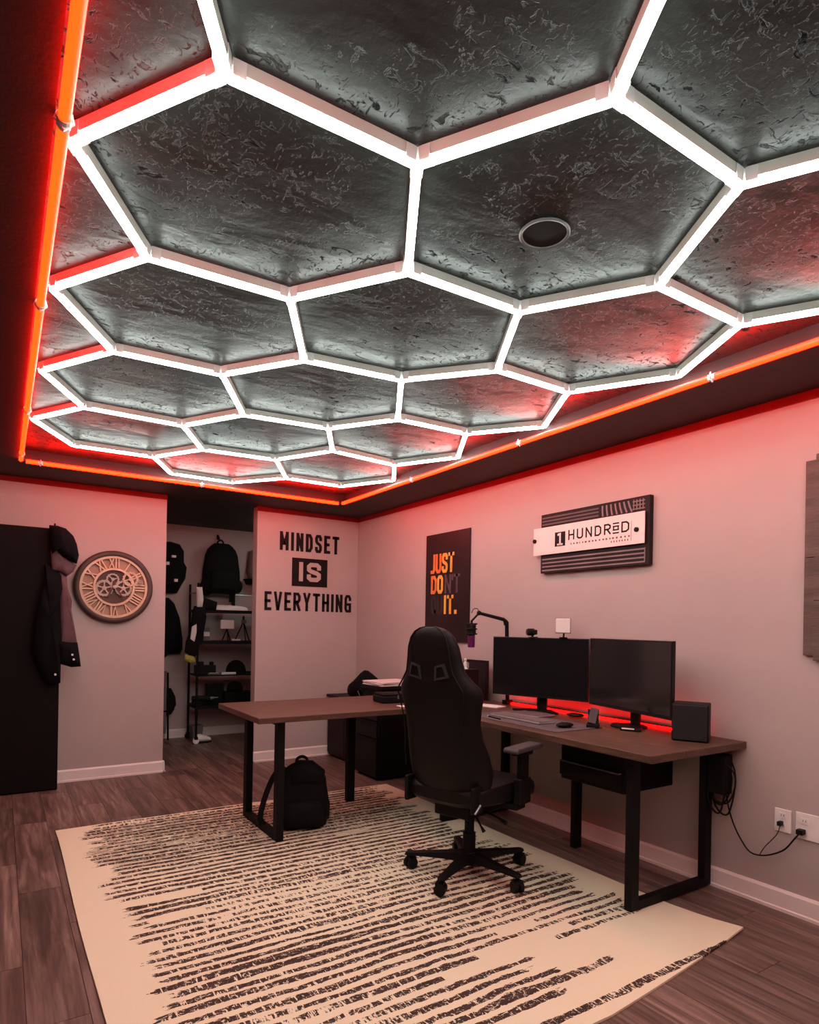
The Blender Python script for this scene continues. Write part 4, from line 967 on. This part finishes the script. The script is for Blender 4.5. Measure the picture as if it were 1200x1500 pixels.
mb = MB(); mb.tube([(-.29, -.225, .42), (-.25, -.228, .455)], [.006, .008], 8); obj('recline_lever', mb, 'satin', ch, smooth=True)
mb = MB(); mb.cyl((0, 0, .20), (0, 0, .34), .026, n=20); mb.cyl((0, 0, .07), (0, 0, .22), .034, n=20); obj('gas_lift', mb, 'black_metal', ch, smooth=True)
mb = MB(); mb.lathe([(.001, .06), (.055, .06), (.06, .085), (.045, .125), (.001, .13)], n=24); obj('hub', mb, 'black_plastic', ch, smooth=True)
for k_ in range(5):
    a_ = math.radians(64 + 72 * k_) - CA; R_ = Matrix.Rotation(a_, 4, 'Z')
    mb = MB(); mb.X = R_
    mb.loft([[Vector((x, y_, z)) for y_, z in ((-w_, zb), (w_, zb), (w_ * .8, zt), (-w_ * .8, zt))] for x, w_, zb, zt in ((.03, .036, .068, .122), (.12, .030, .075, .112), (.26, .024, .076, .098), (.33, .022, .074, .092), (.345, .014, .076, .088))])
    leg = obj('leg', mb, 'black_plastic', ch, bevel=.004)
    mb = MB(); mb.X = R_ @ Matrix.Translation((.32, 0, 0)) @ Matrix.Rotation(.9 * k_, 4, 'Z')
    mb.cyl((0, 0, .055), (0, 0, .08), .008, n=8)
    for q in (.006, -.026): mb.cyl((-.006, q, .030), (-.006, q + .020, .030), .0295, n=20)
    mb.cyl((-.006, -.008, .032), (-.006, .008, .032), .02, n=12)
    mb.box((-.03, -.02, .046), (.012, .02, .062)); obj('caster', mb, 'black_plastic', leg, smooth=True)

# ------------------------------------------------------------------ backpacks
def backpack(name, label, loc, rz, sc=1.0, wide=.30, deep=.17, tall=.44, slump=.0, straps=True, group=None, mat='fabric_black'):
    t = thing(name, label, 'backpack', loc, rz, group)
    mb = MB(); rings = []
    for s_ in (0, .03, .1, .25, .45, .62, .76, .87, .95, 1.0):
        ww = wide * (.90 + .12 * math.sin(PI * min(1, s_ * 1.4))) * (1 if s_ < .7 else math.cos((s_ - .7) / .3 * PI / 2 * .86) ** .55)
        dd = deep * (.95 if s_ < .1 else 1.0 - .25 * s_) * (1 if s_ < .8 else math.cos((s_ - .8) / .2 * PI / 2 * .8) ** .6)
        if s_ == 0: ww *= .86; dd *= .8
        rings.append([Vector((ww / 2 * math.copysign(abs(math.cos(a_)) ** .62, math.cos(a_)) + slump * s_ * .3 + .004 * math.sin(9 * s_ + 3 * a_), dd / 2 * math.copysign(abs(math.sin(a_)) ** .7, math.sin(a_)) + slump * s_, tall * s_)) for a_ in [2 * PI * i / 28 for i in range(28)]])
    mb.loft(rings); obj('body', mb, mat, t, smooth=True)
    mb = MB(); P_ = [(-wide * .36, .05 * tall), (wide * .36, .05 * tall), (wide * .37, .34 * tall), (wide * .26, .46 * tall), (-wide * .26, .46 * tall), (-wide * .37, .34 * tall)]
    mb.puff(P_, lambda u, v, d: (u + slump * .3 * v / tall, -deep * .46 - d + slump * v / tall, v), .05, 0, seed=2, wrinkle=.001); pk = obj('front_pocket', mb, mat, t, smooth=True)
    mb = MB(); mb.tube(smooth_pts([Vector((u, -deep * .46 - .030 + slump * .4, v)) for u, v in ((-wide * .3, .40 * tall), (0, .435 * tall), (wide * .3, .40 * tall))]), .004, 6); obj('zipper', mb, 'black_metal', pk, smooth=True)
    mb = MB(); mb.tube(smooth_pts([Vector((x, deep * .28 + slump, z)) for x, z in ((-.035, tall * .975), (-.03, tall * 1.05), (0, tall * 1.085), (.03, tall * 1.05), (.035, tall * .975))]), .008, 8, 1.4); obj('handle', mb, mat, t, smooth=True)
    if straps:
        for q in (1, -1):
            mb = MB(); mb.tube(smooth_pts([Vector((q * .06, deep * .40 + slump, tall * .94)), Vector((q * .10, deep * .62 + slump * .8, tall * .72)), Vector((q * .15, deep * .66 + slump * .4, tall * .40)), Vector((q * wide * .46, deep * .42, tall * .08))]), [.02] * 13, 8, .45); obj('shoulder_strap', mb, mat, t, smooth=True)
    for q in (1, -1):
        mb = MB(); mb.puff([(-.05, .04), (.05, .04), (.055, .17), (-.055, .17)], lambda u, v, d: (q * (wide * .46 + d), u, v), .022, 0, seed=3); obj('side_pocket', mb, mat, t, smooth=True)
    return t
bp = backpack('backpack', 'black backpack standing on the rug under the side desk', (1.665, 3.88, RZ), math.radians(-18), wide=.34, deep=.24, tall=.40)
mb = MB(); mb.tube(smooth_pts([Vector((-.10, .1, .35)), Vector((-.17, .06, .33)), Vector((-.235, .0, .20)), Vector((-.265, -.05, .07)), Vector((-.22, -.06, .01))]), [.018] * 17, 8, .4); obj('shoulder_strap', mb, 'fabric_black', bp, smooth=True)
mb = MB(); mb.puff([(-.10, .27), (.13, .27), (.14, .36), (.06, .425), (-.04, .43), (-.10, .37)], lambda u, v, d: (u, -.02 - d, v), .10, 0, seed=5, wrinkle=.004); obj('top_flap', mb, 'fabric_black', bp, smooth=True)

# ------------------------------------------------------------------ closet
def hook(p, label):
    t = thing('wall_hook', label, 'hook', p); mb = MB()
    mb.box((-.012, -.006, -.02), (.012, 0, .04)); mb.tube([(0, -.004, .0), (0, -.05, -.015), (0, -.055, .02)], .0045, 6); obj('hook', mb, 'black_metal', t); return t
YH = YC
h1 = at_y(320, 788, YH - .03)
hook((h1.x, YH, h1.z), 'black hook on the closet wall holding the large backpack')
b1 = backpack('backpack', 'large black backpack hanging from a hook on the closet wall', (h1.x + .01, YH - .14, h1.z - .66), 0, wide=.42, deep=.20, tall=.58)
mb = MB(); mb.tube(smooth_pts([Vector((.0, .08, .62)), Vector((.0, .10, .65)), Vector((.0, .105, .67))]), .006, 6); obj('hang_loop', mb, 'fabric_black', b1)
for u, l_ in ((.13, .17), (.10, .12)):
    mb = MB(); mb.box((u - .02, -.06, -l_ + .02), (u + .02, -.05, .05)); obj('dangling_strap', mb, 'fabric_black', b1)
mb = MB(); mb.ball((-.17, 0, .06), .08, 14, 8, (1, .8, 1.2)); mb.ball((.19, 0, .09), .07, 14, 8, (.9, .8, 1.2)); obj('hip_belt', mb, 'fabric_black', b1, smooth=True)
# bags stacked on the left
def wallbag(name, label, poly, y0, depth, mat='fabric_black', seed=1, cat='bag', extra=()):
    P3 = [at_y(a, b, y0) for a, b in poly]; c = sum(P3, Vector()) / len(P3)
    t = thing(name, label, cat, c)
    mb = MB(c); mb.puff([(p.x, p.z) for p in P3], lambda u, v, d: (u, y0 - d, v), depth, 0, seed=seed, wrinkle=.004); obj('body', mb, mat, t, smooth=True)
    mb = MB(c); mb.puff([(c.x + (p.x - c.x) * .7, c.z - .06 + (p.z - c.z) * .55) for p in P3], lambda u, v, d: (u, y0 - depth * .8 - d, v), depth * .35, 0, seed=seed + 1, wrinkle=.002); obj('pocket', mb, mat, t, smooth=True)
    for px, py, w_, h_, m_ in extra:
        p = at_y(px, py, y0 - depth * 1.15 - .02); mb = MB(c); mb.box((p.x - w_, p.y - .004, p.z - h_), (p.x + w_, p.y + depth * .35, p.z + h_)); obj('patch', mb, m_, t)
    return t
wallbag('shoulder_bag', 'black bag with white patches hanging highest at the closet left', [(228, 795), (248, 794), (262, 798), (268, 808), (268, 824), (272, 832), (270, 848), (264, 858), (258, 869), (228, 868)], YH - .03, .14, seed=4, extra=((255, 815, .022, .012, 'white'), (246, 825, .016, .016, 'white'), (258, 850, .018, .015, 'white')))
wallbag('shoulder_bag', 'plain long black bag hanging below the white-patched bag in the closet', [(226, 874), (246, 876), (254, 884), (262, 905), (266, 935), (266, 950), (262, 957), (245, 958), (232, 972), (226, 960)], YH - .03, .13, seed=9, mat='fabric_black2')
t = wallbag('garment_bag', 'dark round bag low at the closet left near the baseboard', [(228, 1012), (240, 1006), (250, 1008), (256, 1020), (257, 1032), (250, 1045), (240, 1050), (228, 1046)], YH - .03, .10, seed=12)
# folded board leaning at left
c = at_y(240, 1060, YH - .2); c.z = 0
t = thing('folding_chair', 'grey and black folded chair leaning at the closet left edge', 'folding chair', c); o = t.location
for (p0, p1) in (((236, 976), (238, 1084)), ((246, 985), (246, 1078))):
    a, b = at_y(*p0, YH - .10), at_y(*p1, YH - .19); b.z = .012; mb = MB(o); mb.cyl(b, a, .011, n=8); obj('frame_tube', mb, 'black_metal', t, smooth=True)
a, b = at_y(238, 998, YH - .12), at_y(246, 1020, YH - .12)
for zt, zb, m_ in ((.78, .62, 'fabric_grey'), (.60, .34, 'grey_box'), (.32, .08, 'grey_box')):
    mb = MB(o); mb.box((c.x - .035, YH - .17, zb), (c.x + .03, YH - .15, zt)); obj('seat_panel' if m_ == 'grey_box' else 'back_panel', mb, m_, t)
# rolling shelf rack
X0, X1_, Y0, Y1 = 1.80, 2.72, 7.12, 7.48
t = thing('rolling_shelf', 'black wheeled metal shelf rack standing in the closet', 'shelf', (2.25, 7.3, 0)); o = t.location
for x_ in (X0, X1_):
    for y_ in (Y0, Y1):
        mb = MB(o); mb.cyl((x_, y_, .075), (x_, y_, 1.76), .013, n=10); obj('post', mb, 'black_metal', t, smooth=True)
        mb = MB(o); mb.cyl((x_, y_ - .01, .034), (x_, y_ + .014, .034), .033, n=18); cs = obj('caster', mb, 'white' if (x_, y_) == (X0, Y0) else 'black_plastic', t, smooth=True)
        mb = MB(o); mb.box((x_ - .018, y_ - .018, .05), (x_ + .018, y_ + .022, .078)); obj('caster_fork', mb, 'black_metal', cs)
SH = []
for py_, th in ((895, .03), (939, .035), (987, .012), (1030, .03)):
    z_ = at_y(372, py_, 7.14).z; SH.append(z_); mb = MB(o); mb.box((X0 - .01, Y0 - .012, z_ - th), (X1_ + .01, Y1 + .012, z_)); obj('shelf', mb, 'black_metal', t, bevel=.002)
mb = MB(o); mb.cyl((X0, Y0, 1.66), (X0, Y1, 1.66), .006, n=8); mb.cyl((X0, Y1, 1.66), (X1_, Y1, 1.66), .006, n=8); obj('top_rail', mb, 'satin', t)
# grey footlocker / bin beside the wheels
t = thing('storage_bin', 'small grey bin on the closet floor behind the rack wheel', 'bin', (1.79, 7.36, 0)); o = t.location
mb = MB(); mb.loft([[Vector((x_ * s_, y_ * s_, z_)) for x_, y_ in ((-.06, -.08), (.06, -.08), (.06, .08), (-.06, .08))] for s_, z_ in ((.85, .001), (1, .16))]); obj('body', mb, 'grey_box', t, bevel=.006)
t.location = (1.86, 7.36, 0)
mb = MB(); mb.box((-.065, -.085, .16), (.065, .085, .172)); obj('lid', mb, 'grey_box', t, bevel=.003)
# banner / garments hanging from the near post
t = thing('hanging_sleeve', 'black cloth sleeve with white print hanging on the rack post', 'cloth', at_y(283, 930, 7.08)); o = t.location
def pf(name, poly, y0, depth, mat, par, off, seed=1, w_=.003):
    P3 = [at_y(a, b, y0) for a, b in poly]; mb = MB(off); mb.puff([(p.x, p.z) for p in P3], lambda u, v, d: (u, y0 - d, v), depth, 0, seed=seed, wrinkle=w_); return obj(name, mb, mat, par, smooth=True)
pf('cloth', [(284, 888), (300, 886), (302, 905), (298, 928), (291, 950), (286, 962), (270, 956), (272, 940), (279, 920), (281, 900)], 7.10, .03, 'fabric_black', t, o)
pf('print', [(281, 918), (288, 914), (288, 926), (285, 940), (279, 936)], 7.065, .006, 'white_print', t, o)
pf('hem', [(271, 958), (284, 962), (287, 970), (280, 972), (270, 966)], 7.10, .02, 'yellow', t, o)
t = thing('paper_bag', 'white printed card bag tied at the top of the rack post', 'bag', at_y(291, 875, 7.10)); o = t.location
pf('body', [(287, 860), (296, 860), (298, 878), (296, 890), (288, 890)], 7.10, .03, 'white_print', t, o)
pf('flap', [(296, 874), (318, 882), (316, 894), (298, 894)], 7.12, .04, 'fabric_black', t, o)
def onshelf(px, si, y=7.25): p = at_y(px, 900, y); return (p.x, y, SH[si] + .0005)
# top shelf
t = thing('helmet_bag', 'dark grey bag at the right end of the closet behind the wall edge', 'bag', (0, 0, 0)); c = at_y(380, 840, YH - .03); t.location = c
pf('body', [(364, 808), (378, 803), (392, 806), (394, 850), (364, 850), (360, 838)], YH - .03, .14, 'fabric_grey', t, c)
pf('base', [(356, 848), (396, 848), (396, 858), (360, 856)], YH - .03, .16, 'fabric_black', t, c)
t = thing('paper_roll', 'crumpled white paper lying on the top shelf of the rack', 'paper', onshelf(330, 0)); 
mb = MB(); mb.puff([(-.26, -.1), (.22, -.12), (.26, .06), (.1, .12), (-.2, .1)], lambda u, v, d: (u, v, d), .05, 0, seed=8, wrinkle=.008); obj('sheet', mb, 'paper', t, smooth=True)
def tripod(label, loc, s=1.0, head=None, name='tripod'):
    t = thing(name, label, 'tripod', loc)
    for k_ in range(3):
        a_ = 2 * PI * k_ / 3 + .5; mb = MB(); mb.cyl((.07 * s * math.cos(a_), .07 * s * math.sin(a_), .004), (.008 * math.cos(a_), .008 * math.sin(a_), .15 * s), .007, n=8); obj('leg', mb, 'black_plastic', t, smooth=True)
    mb = MB(); mb.cyl((0, 0, .14 * s), (0, 0, .21 * s), .012, n=10); obj('head', mb, 'black_plastic', t, smooth=True); return t
t = tripod('small tripod holding a white panel lamp on the second shelf', onshelf(333, 1, 7.2), .75)
mb = MB(); mb.box((-.075, -.02, .135), (.075, .01, .235)); obj('lamp_panel', mb, 'white', t, bevel=.004)
t = tripod('bare black mini tripod on the second shelf at the right', onshelf(357, 1, 7.2), 1.35)
mb = MB(); mb.box((-.02, -.02, .20), (.03, .02, .24)); obj('clamp', mb, 'grey_box', t, bevel=.004)
for lab, px, w_, h_, m_ in (('white flat box lying on the second shelf between the tripods', 345, .05, .02, 'white'), ('grey bottle box at the left of the second shelf', 302, .035, .14, 'grey_box')):
    t = thing('small_box', lab, 'box', onshelf(px, 1, 7.28)); mb = MB(); mb.box((-w_, -.04, 0), (w_, .04, h_)); obj('carton', mb, m_, t, bevel=.003); mb = MB(); mb.box((-w_ * .9, -.041, h_ * .35), (w_ * .9, -.04, h_ * .7)); obj('label_strip', mb, 'paper', t)
# third shelf: camera-like box, cap, white remote
t = thing('camera', 'black camera body with knobs on the third shelf', 'camera', onshelf(303, 2, 7.22)); mb = MB(); mb.box((-.12, -.05, 0), (.10, .05, .105)); obj('body', mb, 'black_plastic', t, bevel=.008); mb = MB(); mb.box((-.08, -.03, .105), (-.03, .03, .145)); obj('viewfinder', mb, 'black_plastic', t, bevel=.004); mb = MB(); mb.cyl((.06, 0, .105), (.06, 0, .14), .024, n=14); obj('dial', mb, 'black_metal', t, smooth=True)
t = thing('remote_control', 'flat light grey remote on the third shelf beside the camera', 'remote', onshelf(315, 2, 7.16)); mb = MB(); mb.box((-.07, -.025, 0), (.07, .02, .018)); obj('body', mb, 'grey_box', t, bevel=.005); mb = MB(); mb.box((-.05, -.012, .018), (.05, .01, .021)); obj('keypad', mb, 'white', t)
t = thing('baseball_cap', 'black cap resting on the third shelf of the closet rack', 'cap', onshelf(347, 2, 7.26))
mb = MB(); rings = [[Vector(((.115 * math.cos(b_)) * math.cos(a_), (.10 * math.cos(b_)) * math.sin(a_), .155 * math.sin(b_) ** .8)) for a_ in [2 * PI * i / 20 for i in range(20)]] for b_ in (0, .25, .55, .85, 1.15, 1.4, 1.54)]; mb.loft(rings); obj('crown', mb, 'fabric_black2', t, smooth=True)
mb = MB(); mb.prism([(.08, -.07), (.15, -.06), (.19, -.02), (.19, .03), (.15, .06), (.08, .07)], lambda u, v, d: (u, v, d), .012, .02); obj('brim', mb, 'fabric_black', t, bevel=.003)
t = thing('card_sleeve', 'white card strip in front of the black cap', 'card', onshelf(338, 2, 7.135)); mb = MB(); mb.box((-.09, -.008, 0), (.07, .008, .026)); obj('card', mb, 'white', t, bevel=.003)
# fourth shelf: pistol-grip tools and boxes
t = thing('tool_case', 'long black case filling the fourth shelf of the rack', 'case', onshelf(352, 3, 7.28)); mb = MB(); mb.box((-.19, -.10, 0), (.30, .10, .13)); obj('body', mb, 'black_plastic', t, bevel=.01, seg=3); mb = MB(); mb.tube([(-.05, -.11, .06), (-.05, -.13, .06), (.05, -.13, .06), (.05, -.11, .06)], .006, 6); obj('handle', mb, 'black_metal', t)
t = thing('black_box', 'square black box on the fourth shelf behind the power tool', 'box', onshelf(315, 3, 7.36)); mb = MB(); mb.box((-.08, -.06, 0), (.10, .06, .215)); obj('carton', mb, 'black_plastic', t, bevel=.004); mb = MB(); mb.box((-.085, -.065, .185), (.105, .065, .22)); obj('lid', mb, 'cab_face', t, bevel=.003)
t = thing('rolled_pouch', 'rounded black pouch on top of the long black case', 'pouch', (at_y(346, 900, 7.28).x, 7.28, SH[3] + .131)); mb = MB(); mb.loft([secx(x_, .12, h_, h_ / 2 + .001, 0) for x_, h_ in ((-.075, .07), (-.06, .10), (0, .115), (.06, .10), (.075, .07))]); obj('body', mb, 'fabric_black', t, smooth=True); mb = MB(); mb.box((-.06, -.064, .05), (.06, -.058, .058)); obj('zipper', mb, 'black_metal', t)
t = thing('power_drill', 'black power tool with a grey chuck on the fourth shelf', 'drill', onshelf(300, 3, 7.17)); mb = MB(); mb.cyl((-.12, 0, .075), (.07, 0, .075), .036, n=16); mb.box((-.12, -.03, 0), (-.02, .03, .05)); obj('body', mb, 'black_plastic', t, smooth=True, bevel=.006); mb = MB(); mb.cyl((.07, 0, .075), (.12, 0, .08), .022, .010, 12); mb.cyl((.12, 0, .08), (.16, 0, .082), .005, n=8); obj('chuck', mb, 'silver', t, smooth=True)
t = thing('closet_fill_lamp', 'added unseen round fill lamp inside the closet behind the lettered wall', 'ceiling light', (2.62, 6.75, ZS - .001))  # unseen fill lamp, added to brighten the closet
mb = MB(); mb.lathe([(.15, 0), (.16, -.01), (.155, -.025), (.14, -.03)], n=32); obj('base', mb, 'white', t, smooth=True)
mb = MB(); mb.lathe([(.14, -.025), (.13, -.05), (.08, -.07), (.001, -.078)], n=32); obj('diffuser', mb, emit('closet_fill_glow', (.95, 1, .93, 1), 15.0), t, smooth=True)
# shoe below
t = thing('roller_skate', 'white shoe standing on the floor beside the rack wheel', 'shoe', at_z(293, 1088, 0)); 
mb = MB(); mb.loft([[Vector((x_, w_ * math.cos(a_), z_ + h_ * math.sin(a_))) for a_ in [2 * PI * i / 12 for i in range(12)]] for x_, w_, z_, h_ in ((-.07, .02, .04, .02), (-.05, .035, .055, .04), (0, .04, .055, .045), (.06, .04, .045, .035), (.11, .03, .035, .02))]); obj('upper', mb, 'white', t, smooth=True)
mb = MB(); mb.prism([(-.075, -.02), (-.04, -.04), (.08, -.042), (.12, -.02), (.12, .02), (.08, .042), (-.04, .04), (-.075, .02)], lambda u, v, d: (u, v, d), 0, .018); obj('sole', mb, 'black_plastic', t, bevel=.004)
mb = MB()
for i in range(3): mb.tube([(-.0 + .02 * i, -.03, .09 - .006 * i), (.005 + .02 * i, .03, .09 - .006 * i)], .003, 5)
obj('laces', mb, 'grey_box', t); t.name = 'shoe'
